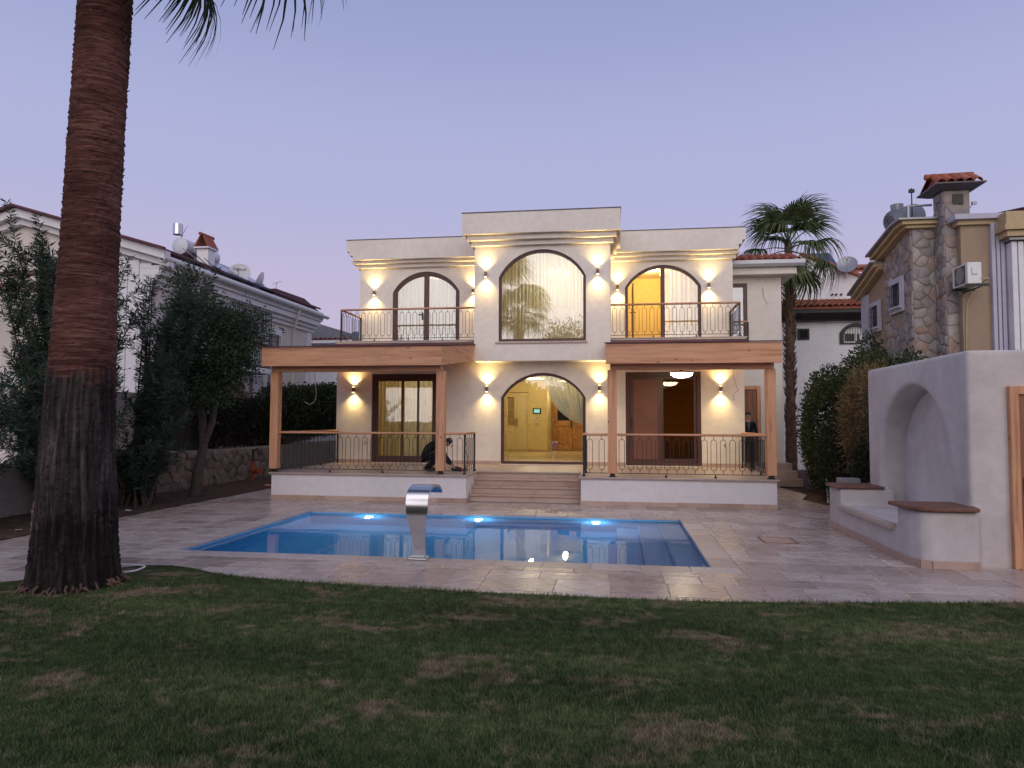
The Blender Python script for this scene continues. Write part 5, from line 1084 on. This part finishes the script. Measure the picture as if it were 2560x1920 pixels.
for k in range(26):
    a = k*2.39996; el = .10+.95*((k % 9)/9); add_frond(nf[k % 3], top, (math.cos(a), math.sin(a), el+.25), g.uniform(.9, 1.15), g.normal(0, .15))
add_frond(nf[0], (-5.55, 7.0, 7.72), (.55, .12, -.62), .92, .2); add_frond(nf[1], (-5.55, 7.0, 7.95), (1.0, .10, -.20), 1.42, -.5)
# palm behind the annex
p2 = thing('palm_tree', 'fan palm with shaggy trunk rising behind the annex roof', 'palm tree', (5.78, 24.6, 0), 'fan palms'); PALM = p2
palm_trunk([(0, 5.78, 24.6, .20), (3, 5.78, 24.6, .14), (6.6, 5.80, 24.6, .13), (7.8, 5.80, 24.6, .10)], 60, 18, lambda z, a, j: .012*math.sin(z*30+a*3), 'palm_stub', p2, 5)
st2 = MB(); g = np.random.default_rng(19)
for k in range(330):
    z = g.uniform(1.0, 6.9); a = g.uniform(0, math.tau); c_, s_ = math.cos(a), math.sin(a); st2.tube([(5.79+.11*c_, 24.6+.11*s_, z-.05), (5.79+.17*c_, 24.6+.17*s_, z+.03), (5.79+.22*c_, 24.6+.22*s_, z+.13)], [.030, .024, .010], 4)
tag(st2.build('leaf_base_stubs', 'palm_stub', p2, 60), kind='stuff')
ff = [frond_mesh(80+k, 1.0, 1.22, 100, 36, .85, 'palm_leaf', .044) for k in range(3)]
for k in range(23):
    f = k/22; a = k*2.39996+.5; el = 2.2-3.3*f; add_frond(ff[k % 3], (5.80, 24.6, 7.85-.35*f), (math.cos(a), math.sin(a), el), g.uniform(.88, 1.08), g.normal(0, .2))
# trees behind the photographer, mirrored in the big window
p3 = thing('palm_tree', 'fan palm mirrored in the big arched window', 'palm tree', (-6.1, -7, 0), 'fan palms'); PALM = p3
palm_trunk([(0, -6.1, -7, .45), (2, -6.1, -7, .36), (8.5, -6.0, -7, .30)], 30, 20, lambda z, a, j: .01*math.sin(z*30), 'palm_stub', p3, 5)
nf2 = [frond_mesh(90+k, 1.1, 1.25, 108, 30, .8, 'palm_leaf_near') for k in range(2)]
for k in range(30): f = k/29; a = k*2.39996; add_frond(nf2[k % 2], (-6.0, -7, 8.7), (math.cos(a), math.sin(a), 1.4-2.2*f), 1.1, 0)
cl2 = np.concatenate([ell((-2.6, -9, 6.2), (2.0, 1.8, 2.2), 60, 71), ell((-1.0, -9.5, 5.0), (2.0, 1.6, 2.0), 50, 72)])
tree('garden_tree', 'broad tree mirrored low in the big arched window', (-2.2, -9, 0), [([(-2.2, -9, 0), (-2.2, -9, 2.5), (-2.4, -9, 4.5), (-2.6, -9, 6.5)], [.25, .2, .14, .06]), ([(-2.2, -9, 2.4), (-1.5, -9.2, 3.8), (-1.0, -9.5, 5.2)], [.14, .1, .05])], cl2, 75, 'tree_leaf', .16, .05, 130, .42)
mass('boundary_hedge', 'long garden hedge mirrored in the glass of the villa', 'hedge', [((-11+k*2.2, -11.8-(k%2)*.5, 1.9+.2*(k%3)), (1.9, 1.0, 2.15), 4200) for k in range(11)], 77, 'hedge_leaf', .34, .15, 0, shell=.4, base=(0, -11.5, 0))
# ================================================================ white garden hut with bench niche
hut = thing('garden_hut', 'rounded white plaster hut with arched niche and built-in bench', 'hut', (5.5, 11, 0))
def solid(mb): 
    me = mb.mesh('tmp', 'white_stucco'); o = bpy.data.objects.new('tmp', me); COL.objects.link(o); return o
body = solid(MB().box(4.40, 8.6, 9.66, 13.22, -.04, 2.72))
na_, nb_ = 10.14, 12.68; cyc = (na_+nb_)/2; hw = (nb_-na_)/2; pr = [(na_, .30), (nb_, .30)]+[(cyc+hw*math.cos(math.pi*k/28), 1.02+1.34*math.sin(math.pi*k/28)**.92) for k in range(29)]
cutr = solid(MB().prism(pr, 4.0, 4.84, 'x')); bo = body.modifiers.new('b', 'BOOLEAN'); bo.object = cutr; bo.operation = 'DIFFERENCE'; bo.solver = 'EXACT'
dg = bpy.context.evaluated_depsgraph_get(); me1 = bpy.data.meshes.new_from_object(body.evaluated_get(dg)); 
bpy.data.objects.remove(body); bpy.data.objects.remove(cutr)
bm = bmesh.new(); bm.from_mesh(me1)
ex = MB().box(3.69, 4.95, 10.0, 12.75, -.04, .415).box(3.69, 4.55, 12.46, 13.10, -.04, .70)
ex.prism([(3.69, 9.72), (3.76, 9.52), (3.86, 9.46), (4.40, 9.46), (4.55, 9.70), (4.55, 10.10), (3.69, 10.10)], -.04, .70, 'z')
tmp = ex.mesh('tmp2', 'white_stucco'); bm.from_mesh(tmp); bm.to_mesh(me1); bm.free()
ho = bpy.data.objects.new('body', me1); COL.objects.link(ho)
rm = ho.modifiers.new('r', 'REMESH'); rm.mode = 'VOXEL'; rm.voxel_size = .028; smm = ho.modifiers.new('s', 'SMOOTH'); smm.iterations = 14; smm.factor = .5
dg = bpy.context.evaluated_depsgraph_get(); me2 = bpy.data.meshes.new_from_object(ho.evaluated_get(dg)); bpy.data.objects.remove(ho)
me2.materials.clear(); me2.materials.append(MATS['white_stucco']); me2.polygons.foreach_set('use_smooth', [True]*len(me2.polygons)); place(me2, 'body', hut)
H = lambda n, mb, m, bv=0: mb.build(n, m, hut, None, bv)
q0, q1 = na_+.05, nb_-.05; hw2 = (q1-q0)/2; H('niche_panel', MB().prism([(q0, .40), (q1, .40)]+[(cyc+hw2*math.cos(math.pi*k/28), 1.02+1.28*math.sin(math.pi*k/28)**.92) for k in range(29)], 4.775, 4.83, 'x'), 'white_stucco')
for k in range(6): H('plinth_tile', MB().box(3.668, 3.684, 9.70+k*.565, 10.26+k*.565, 0, .10), 'travertine_step', .003)
H('plinth_tile', MB().add([(3.668, 9.70, 0), (3.74, 9.505, 0), (3.755, 9.515, 0), (3.684, 9.705, 0), (3.668, 9.70, .10), (3.74, 9.505, .10), (3.755, 9.515, .10), (3.684, 9.705, .10)], [(0, 1, 5, 4), (1, 2, 6, 5), (2, 3, 7, 6), (3, 0, 4, 7), (4, 5, 6, 7)]), 'travertine_step')
H('plinth_tile', MB().add([(3.745, 9.50, 0), (3.85, 9.438, 0), (3.857, 9.45, 0), (3.757, 9.512, 0), (3.745, 9.50, .10), (3.85, 9.438, .10), (3.857, 9.45, .10), (3.757, 9.512, .10)], [(0, 1, 5, 4), (1, 2, 6, 5), (2, 3, 7, 6), (3, 0, 4, 7), (4, 5, 6, 7)]), 'travertine_step')
H('plinth_tile', MB().box(3.86, 4.40, 9.437, 9.453, 0, .10), 'travertine_step', .003)
# wooden shelf boards on the bench arms, stone seat edge
H('seat_board', MB().plate([(3.60, 12.42), (4.38, 12.42), (4.38, 13.14), (3.72, 13.14), (3.62, 13.04)], [], .705, .745, 'z'), 'dark_wood', .012)
H('seat_board', MB().plate([(3.62, 9.66), (3.72, 9.48), (3.86, 9.40), (4.40, 9.40), (4.46, 9.66), (4.40, 10.14), (3.60, 10.14)], [], .705, .755, 'z'), 'dark_wood', .012)
H('seat_edge', MB().box(3.615, 3.72, 10.18, 12.44, .37, .455), 'travertine_coping', .02)
fr = H('door_frame', MB().plate(rect(4.86, 6.15, 0, 2.26), [rect(4.965, 6.05, 0, 2.155)], 9.585, 9.70), 'pine_z', .008)
dr_ = H('door', MB().plate(rect(4.97, 6.045, .01, 2.15), [rect(5.10, 5.92, 1.15, 2.0), rect(5.10, 5.92, .18, 1.0)], 9.615, 9.655), 'brown_door_z', .008)
MB().box(5.10, 5.92, 9.63, 9.645, .18, 1.0).build('panel', 'brown_door_z', dr_); MB().box(5.10, 5.92, 9.63, 9.645, 1.15, 2.0).build('panel', 'brown_door_z', dr_)
MB().box(5.0, 5.05, 9.60, 9.616, .92, 1.12).tube([(5.025, 9.60, 1.06), (5.025, 9.55, 1.06), (5.13, 9.55, 1.06)], .012, 6).build('door_handle', 'iron_black', dr_)

# ================================================================ steel pool spout
spt = thing('water_spout', 'curved stainless steel water spout arching over the pool edge', 'fountain', (-2.535, 8.99, 0))
pf = []                                                                  # (y, z, half width)
ctl = [(9.02, .0, .075), (9.015, .12, .078), (8.985, .26, .086), (8.945, .40, .104), (8.915, .52, .125), (8.90, .62, .140), (8.905, .72, .147), (8.935, .82, .148), (8.99, .90, .148), (9.09, .95, .148), (9.21, .955, .148), (9.31, .92, .148), (9.38, .855, .148)]
def cr4(a, b, c, d, t_): return tuple(.5*((2*b[i])+(-a[i]+c[i])*t_+(2*a[i]-5*b[i]+4*c[i]-d[i])*t_*t_+(-a[i]+3*b[i]-3*c[i]+d[i])*t_**3) for i in range(3))
for i in range(len(ctl)-1):
    a = ctl[max(0, i-1)]; b = ctl[i]; c = ctl[i+1]; d = ctl[min(len(ctl)-1, i+2)]
    for k in range(5): pf.append(cr4(a, b, c, d, k/5))
pf.append(ctl[-1]); rf, rb = [], []
for i, (yy, zz, hw_) in enumerate(pf):
    a, b = pf[max(0, i-1)], pf[min(len(pf)-1, i+1)]; tx, tz = b[0]-a[0], b[1]-a[1]; L = math.hypot(tx, tz); nx_, nz_ = tz/L, -tx/L; th = .035+.02*(1-min(1, zz/.5))
    cx = -2.535+max(0, yy-8.95)*.18
    rf.append([(cx+hw_*u_, yy-nx_*0, zz) for u_ in (-1, -.9, -.4, 0, .4, .9, 1)]); rb.append([(cx+hw_*u_, yy+nx_*th, zz+nz_*th) for u_ in (-1, -.9, -.4, 0, .4, .9, 1)])
m = MB(); m.sheet(rf); n0 = len(m.v); m.sheet(rb); w7 = 7
for i in range(len(pf)-1):
    for c in (0, 6): m.f.append((i*w7+c, (i+1)*w7+c, n0+(i+1)*w7+c, n0+i*w7+c))
for k in range(6): m.f.append((k, k+1, n0+k+1, n0+k)); e0 = (len(pf)-1)*w7; m.f.append((e0+k, e0+k+1, n0+e0+k+1, n0+e0+k))
m.build('curved_blade', 'steel', spt, 40); MB().box(-2.66, -2.41, 8.93, 9.14, .004, .022).build('foot_plate', 'steel', spt, None, .006); MB().box(-2.625, -2.445, 8.975, 9.095, .022, .05).build('socket', 'white_metal', spt, None, .01)

# ================================================================ people
def figure(label, J, E, mats, hair, group, name='person', rad_scale=1.0):
    """J name -> (pos, radius, material index); E edges; one continuous skinned surface"""
    names = list(J); me = bpy.data.meshes.new('body'); me.from_pydata([J[n_][0] for n_ in names], [(names.index(a), names.index(b)) for a, b in E], [])
    o = bpy.data.objects.new('tmp', me); COL.objects.link(o); sk = o.modifiers.new('s', 'SKIN'); sk.use_smooth_shade = True; ss = o.modifiers.new('u', 'SUBSURF'); ss.levels = 2; ss.render_levels = 2
    for i, n_ in enumerate(names):
        r_ = J[n_][1]; r_ = r_ if isinstance(r_, tuple) else (r_, r_); me.skin_vertices[0].data[i].radius = r_; me.skin_vertices[0].data[i].use_root = (i == 0)
    dg = bpy.context.evaluated_depsgraph_get(); bm_ = bpy.data.meshes.new_from_object(o.evaluated_get(dg)); bpy.data.objects.remove(o)
    for m_ in mats: bm_.materials.append(MATS[m_])
    P = [(Vector(J[n_][0]), J[n_][2]) for n_ in names]
    segs = [(Vector(J[a][0]), Vector(J[b][0]), J[a][2], J[b][2]) for a, b in E]
    for f in bm_.polygons:
        c = f.center; best = None
        for a, b, ma, mb_ in segs:
            ab = b-a; t_ = max(0, min(1, (c-a).dot(ab)/max(1e-9, ab.length_squared))); d_ = (a+ab*t_-c).length
            if best is None or d_ < best[0]: best = (d_, ma if t_ < .5 else mb_)
        f.material_index = best[1]; f.use_smooth = True
    e = tag(place(bm_, name), label, 'person', group); return e
def fingers(J, E, hand, d, side, pre, mi):
    d = Vector(d).normalized(); s = Vector(side).normalized(); h = Vector(J[hand][0]); dn = d.cross(s)
    for k, (o_, L) in enumerate(((-.030, .062), (-.010, .072), (.010, .068), (.030, .052))):
        a = h+d*.045+s*o_; b = a+d*L*.55+dn*.008; c = b+d*L*.35+dn*.022
        for q, p in ((pre+'f%da' % k, a), (pre+'f%db' % k, b), (pre+'f%dc' % k, c)): J[q] = (tuple(p), .0085, mi)
        E += [(hand, pre+'f%da' % k), (pre+'f%da' % k, pre+'f%db' % k), (pre+'f%db' % k, pre+'f%dc' % k)]
    a = h+s*-.038+d*.01; b = a+d*.035-s*.018; J[pre+'ta'] = (tuple(a), .011, mi); J[pre+'tb'] = (tuple(b), .0095, mi); E += [(hand, pre+'ta'), (pre+'ta', pre+'tb')]
def head_bits(par, c, fwd, up, hair_back=True):
    c, f_, u_ = Vector(c), Vector(fwd).normalized(), Vector(up).normalized(); s_ = f_.cross(u_).normalized()
    M_ = Matrix((s_, f_, u_)).transposed()
    def blob(name, mat, off, rad, cutf=None, n=16):
        m = MB(); rows = []
        for j in range(n//2+1):
            th = math.pi*j/(n//2); rows.append([tuple(c+M_ @ (Vector(off)+Vector((rad[0]*math.sin(th)*math.cos(math.tau*k/n), rad[1]*math.sin(th)*math.sin(math.tau*k/n), rad[2]*math.cos(th))))) for k in range(n+1)])
        m.sheet(rows); return m.build(name, mat, par, 180)
    blob('hair', 'hair', (0, -.034, .040), (.082, .084, .080)); blob('nose', 'skin', (0, .098, -.012), (.014, .020, .024), n=8)
    for q in (-1, 1): blob('eye', 'hair', (q*.032, .086, .012), (.011, .008, .006), n=8); blob('brow', 'hair', (q*.033, .088, .034), (.020, .006, .005), n=8); blob('ear', 'skin', (q*.082, -.005, -.004), (.012, .022, .032), n=8)
    blob('mouth', 'shirt', (0, .090, -.052), (.024, .006, .005), n=8)
# crouching man, bent over his tool, facing along the terrace towards the stairs
J = {'pel': ((-4.47, 16.30, .98), (.155, .135), 1), 'waist': ((-4.40, 16.30, 1.10), (.15, .12), 0), 'chest': ((-4.24, 16.30, 1.235), (.165, .13), 0), 'uch': ((-4.12, 16.30, 1.285), (.13, .11), 0), 'neck': ((-4.00, 16.30, 1.30), .062, 3), 'head': ((-3.90, 16.30, 1.275), (.082, .088), 3), 'crown': ((-3.83, 16.30, 1.255), (.07, .075), 3)}
E = [('pel', 'waist'), ('waist', 'chest'), ('chest', 'uch'), ('uch', 'neck'), ('neck', 'head'), ('head', 'crown')]
for q, s in (('l', 1), ('r', -1)):
    J.update({q+'hip': ((-4.46, 16.30+s*.10, .93), .105, 1), q+'knee': ((-4.10, 16.30+s*.15, .99), .075, 1), q+'ank': ((-4.38, 16.30+s*.13, .70), .05, 1), q+'heel': ((-4.42, 16.30+s*.13, .655), .042, 2), q+'toe': ((-4.20, 16.30+s*.15, .648), .036, 2),
              q+'sh': ((-4.12, 16.30+s*.17, 1.22), .072, 0), q+'elb': ((-4.02, 16.30+s*.21, .98), .052, 0), q+'wri': ((-3.84, 16.30+s*.10, .80), .034, 0), q+'hand': ((-3.78, 16.30+s*.07, .755), (.032, .024), 3)})
    E += [('pel', q+'hip'), (q+'hip', q+'knee'), (q+'knee', q+'ank'), (q+'ank', q+'heel'), (q+'heel', q+'toe'), ('uch', q+'sh'), (q+'sh', q+'elb'), (q+'elb', q+'wri'), (q+'wri', q+'hand')]
    fingers(J, E, q+'hand', (.8, 0, -.6), (0, s, 0), q, 3)
p1_ = figure('person in dark jacket crouching over a power tool on the terrace', J, E, ('jacket', 'trousers', 'black_rubber', 'skin'), None, None)
head_bits(p1_, (-3.875, 16.30, 1.262), (.80, 0, -.60), (.60, 0, .80))
# standing man at the side door
bx0, by0, bz0 = 3.80, 21.22, .408
def S(x, y, z): return (bx0+x, by0+y, bz0+z)
J = {'pel': (S(0, 0, .93), (.15, .105), 1), 'waist': (S(0, 0, 1.06), (.148, .10), 0), 'chest': (S(0, -.01, 1.24), (.172, .115), 0), 'uch': (S(0, 0, 1.36), (.125, .09), 0), 'neck': (S(0, -.01, 1.45), .058, 3), 'head': (S(0, -.025, 1.54), (.076, .085), 3), 'crown': (S(0, -.02, 1.615), (.068, .076), 3)}
E = [('pel', 'waist'), ('waist', 'chest'), ('chest', 'uch'), ('uch', 'neck'), ('neck', 'head'), ('head', 'crown')]
for q, s in (('l', 1), ('r', -1)):
    J.update({q+'hip': (S(s*.09, 0, .86), .098, 1), q+'knee': (S(s*.105, -.02, .48), .066, 1), q+'ank': (S(s*.11, 0, .09), .05, 1), q+'toe': (S(s*.13, -.15, .042), .04, 2), q+'sh': (S(s*.175, 0, 1.345), .068, 0), q+'elb': (S(s*.235, .02, 1.07), .05, 0), q+'wri': (S(s*.25, -.07, .83), .034, 0), q+'hand': (S(s*.25, -.09, .76), (.024, .034), 3)})
    E += [('pel', q+'hip'), (q+'hip', q+'knee'), (q+'knee', q+'ank'), (q+'ank', q+'toe'), ('uch', q+'sh'), (q+'sh', q+'elb'), (q+'elb', q+'wri'), (q+'wri', q+'hand')]
    fingers(J, E, q+'hand', (0, -.15, -1), (0, 1, 0), q, 3)
p2_ = figure('person in dark suit jacket standing at the side door', J, E, ('jacket', 'trousers', 'black_rubber', 'skin'), None, None)
head_bits(p2_, S(0, -.025, 1.565), (-.12, -1, 0), (0, 0, 1)); MB().prism([(bx0-.045, bz0+1.36), (bx0+.045, bz0+1.36), (bx0, bz0+1.10)], by0-.128, by0-.118).build('shirt_front', 'shirt', p2_)

# ================================================================ small things
def tube_thing(name, label, cat, pts, r, mat, n=6, group=None):
    o = MB().tube(pts, r, n).build(name, mat, None, 60); return tag(o, label, cat, group)
def smooth_path(P, k=6):
    out = []
    for i in range(len(P)-1):
        a, b, c, d = P[max(0, i-1)], P[i], P[i+1], P[min(len(P)-1, i+2)]; out += [cr4(a, b, c, d, t_/k) for t_ in range(k)]
    return out+[tuple(P[-1])]
tube_thing('hanging_cable', 'loose white cable hanging under the porch roof on the left', 'cable', smooth_path([(-7.55, 17.0, 3.08), (-7.53, 17.0, 2.75), (-7.50, 17.0, 2.50), (-7.53, 17.0, 2.30), (-7.66, 17.0, 2.20), (-7.80, 17.0, 2.26)]), .008, 'white_plastic')
tube_thing('hanging_cable', 'loop of thin cable hanging by the side door corner', 'cable', smooth_path([(2.72, 17.0, 3.08), (2.74, 17.0, 2.85), (2.80, 17.0, 2.62), (2.84, 17.0, 2.52), (2.76, 17.0, 2.48), (2.72, 17.0, 2.38), (2.75, 17.0, 2.30)]), .006, 'grey_metal')
tube_thing('garden_hose', 'short white hose end lying in the grass by the palm trunk', 'hose', smooth_path([(-5.95, 7.86, .05), (-5.75, 7.88, .048), (-5.58, 7.84, .046), (-5.53, 7.72, .046), (-5.52, 7.58, .046), (-5.60, 7.50, .045), (-5.68, 7.50, .045)]), .011, 'white_plastic', 8)
tube_thing('wall_cable', 'dark cable stub hanging from the annex wall', 'cable', smooth_path([(4.42, 21.985, 5.85), (4.43, 21.95, 5.60), (4.50, 21.93, 5.42), (4.56, 21.92, 5.34)]), .005, 'dark_edge')
e = thing('garden_lamp', 'black ball-shaped garden lamp in the grass at the palm foot', 'lamp', (-6.42, 6.42, 0))
MB().lathe([(.02, -.075), (.055, -.055), (.075, 0), (.055, .055), (.02, .075)], 16, (-6.42, 6.42, .085)).build('globe', 'black_rubber', e, 60); MB().lathe([(.03, 0), (.025, .02)], 10, (-6.42, 6.42, 0)).build('base', 'black_rubber', e)
e = thing('drain_cover', 'brown square drain cover set in the paving', 'drain cover', (2.45, 11.33, 0)); MB().plate(rect(2.19, 2.69, 11.05, 11.62), [rect(2.22, 2.66, 11.08, 11.59)], .0012, .007, 'z').build('rim', 'bronze', e); MB().box(2.222, 2.658, 11.082, 11.588, .001, .005).build('lid', 'travertine_step', e)
def tap(x, label):
    e = thing('wall_tap', label, 'tap', (x, YW, 1.18)); MB().lathe([(.028, 0), (.028, -.012), (.012, -.014), (.012, -.07)], 12, (x, YW-.001, 1.18), 'y').tube([(x, YW-.07, 1.18), (x, YW-.10, 1.16), (x, YW-.105, 1.12)], .012, 8).build('spout', 'steel', e, 50); MB().box(x-.03, x+.03, YW-.058, YW-.048, 1.20, 1.212).build('lever', 'steel', e)
tap(-6.92+.0, 'small chrome tap on the wall behind the crouching man\'s railing'); tap(2.83, 'small chrome tap below the wall light near the standing man')
e = thing('power_tool', 'red and black power tool on the terrace floor', 'power tool', (-3.66, 16.3, .612))
MB().tube([(-3.80, 16.28, .668), (-3.74, 16.28, .672), (-3.62, 16.29, .668), (-3.56, 16.29, .662)], [.03, .048, .045, .03], 10).build('motor', 'black_rubber', e, 60); MB().tube([(-3.565, 16.29, .662), (-3.44, 16.30, .655)], [.036, .028], 10).build('gearbox', 'orange_plastic', e, 60)
MB().lathe([(.058, 0), (.058, .006)], 20, (-3.42, 16.30, .66), 'x').build('disc', 'steel', e, 40); MB().tube([(-3.56, 16.29, .655), (-3.57, 16.22, .63), (-3.58, 16.16, .626)], .014, 8).build('handle', 'black_rubber', e, 60)
tube_thing('tool_cable', 'black cable from the power tool up to the stair newel', 'cable', smooth_path([(-3.46, 16.25, .63), (-3.42, 16.2, .70), (-3.37, 16.1, .95), (-3.40, 15.9, 1.15), (-3.31, 15.6, 1.30), (-3.275, 15.45, 1.34)]), .006, 'rubber_cable')
e = thing('irrigation_pump', 'orange hand pump standing against the rubble wall', 'pump', (-10.25, 19.0, .04))
MB().tube([(-10.25, 19.0, .03), (-10.25, 19.0, .62)], .045, 10).build('barrel', 'orange_plastic', e, 50); MB().tube([(-10.20, 19.0, .36), (-9.98, 18.9, .36)], [.09, .09], 12).build('motor', 'orange_plastic', e, 50)
MB().tube([(-10.25, 19.0, .62), (-10.25, 19.0, .95)], .03, 8).build('riser', 'black_rubber', e, 50); MB().tube([(-10.25, 19.0, .90), (-10.1, 18.95, .98), (-9.9, 18.9, .80)], .02, 8).build('lever', 'black_rubber', e, 50); MB().lathe([(.12, 0), (.10, .03)], 12, (-10.25, 19.0, .02)).build('base', 'black_rubber', e)
tube_thing('marker_pipe', 'thin white pipe sticking out of the dark soil', 'pipe', [(4.75, 16.9, -.02), (4.72, 16.9, .52)], .018, 'white_plastic', 8)
e = thing('meter_box', 'grey meter box half hidden behind the hut bench', 'box', (4.1, 13.7, 0)); MB().box(4.05, 4.40, 13.65, 13.9, -.02, .78).build('cabinet', 'grey_metal', e, None, .01); MB().box(4.08, 4.37, 13.638, 13.649, .08, .72).build('door', 'grey_metal', e, None, .005)
tag(tube_thing('plank', 'thin plank lying on the soil near the terrace corner', 'plank', [(-9.3, 17.9, .045), (-8.3, 18.3, .045)], .03, 'pine_x', 4))
rs = np.random.default_rng(8); lit = MB().box(-.05, .05, -.035, .035, 0, .006).mesh('paper_scrap', 'white_plastic')
for k, (x, y, lb) in enumerate(((-9.35, 12.6, 'white paper scrap on the soil at the paving edge'), (-9.55, 13.4, 'small pale scrap in the soil under the low oleander'), (-9.4, 10.1, 'pale scrap on the soil left of the palm trunk'))): o = place(lit, 'paper_scrap', loc=(x, y, .035)); o.rotation_euler = (.1, .15, k*1.3); tag(o, lb, 'litter')
for k, (x, y) in enumerate(((1.95, 12.2), (2.3, 12.6), (3.1, 10.9))):
    o = MB().add([(-.03, 0, .004), (0, -.014, .012), (.032, 0, .006), (0, .014, .010)], [(0, 1, 2, 3)]).build('dry_leaf', 'dry_leaf'); o.location = (x, y, .002); o.rotation_euler = (0, 0, k*2.1)
    tag(o, ('dry leaf on the paving beyond the drain cover', 'dry leaf on the paving nearest the terrace wall', 'dry leaf on the paving before the hut bench')[k], 'leaf', 'fallen leaves on the paving')
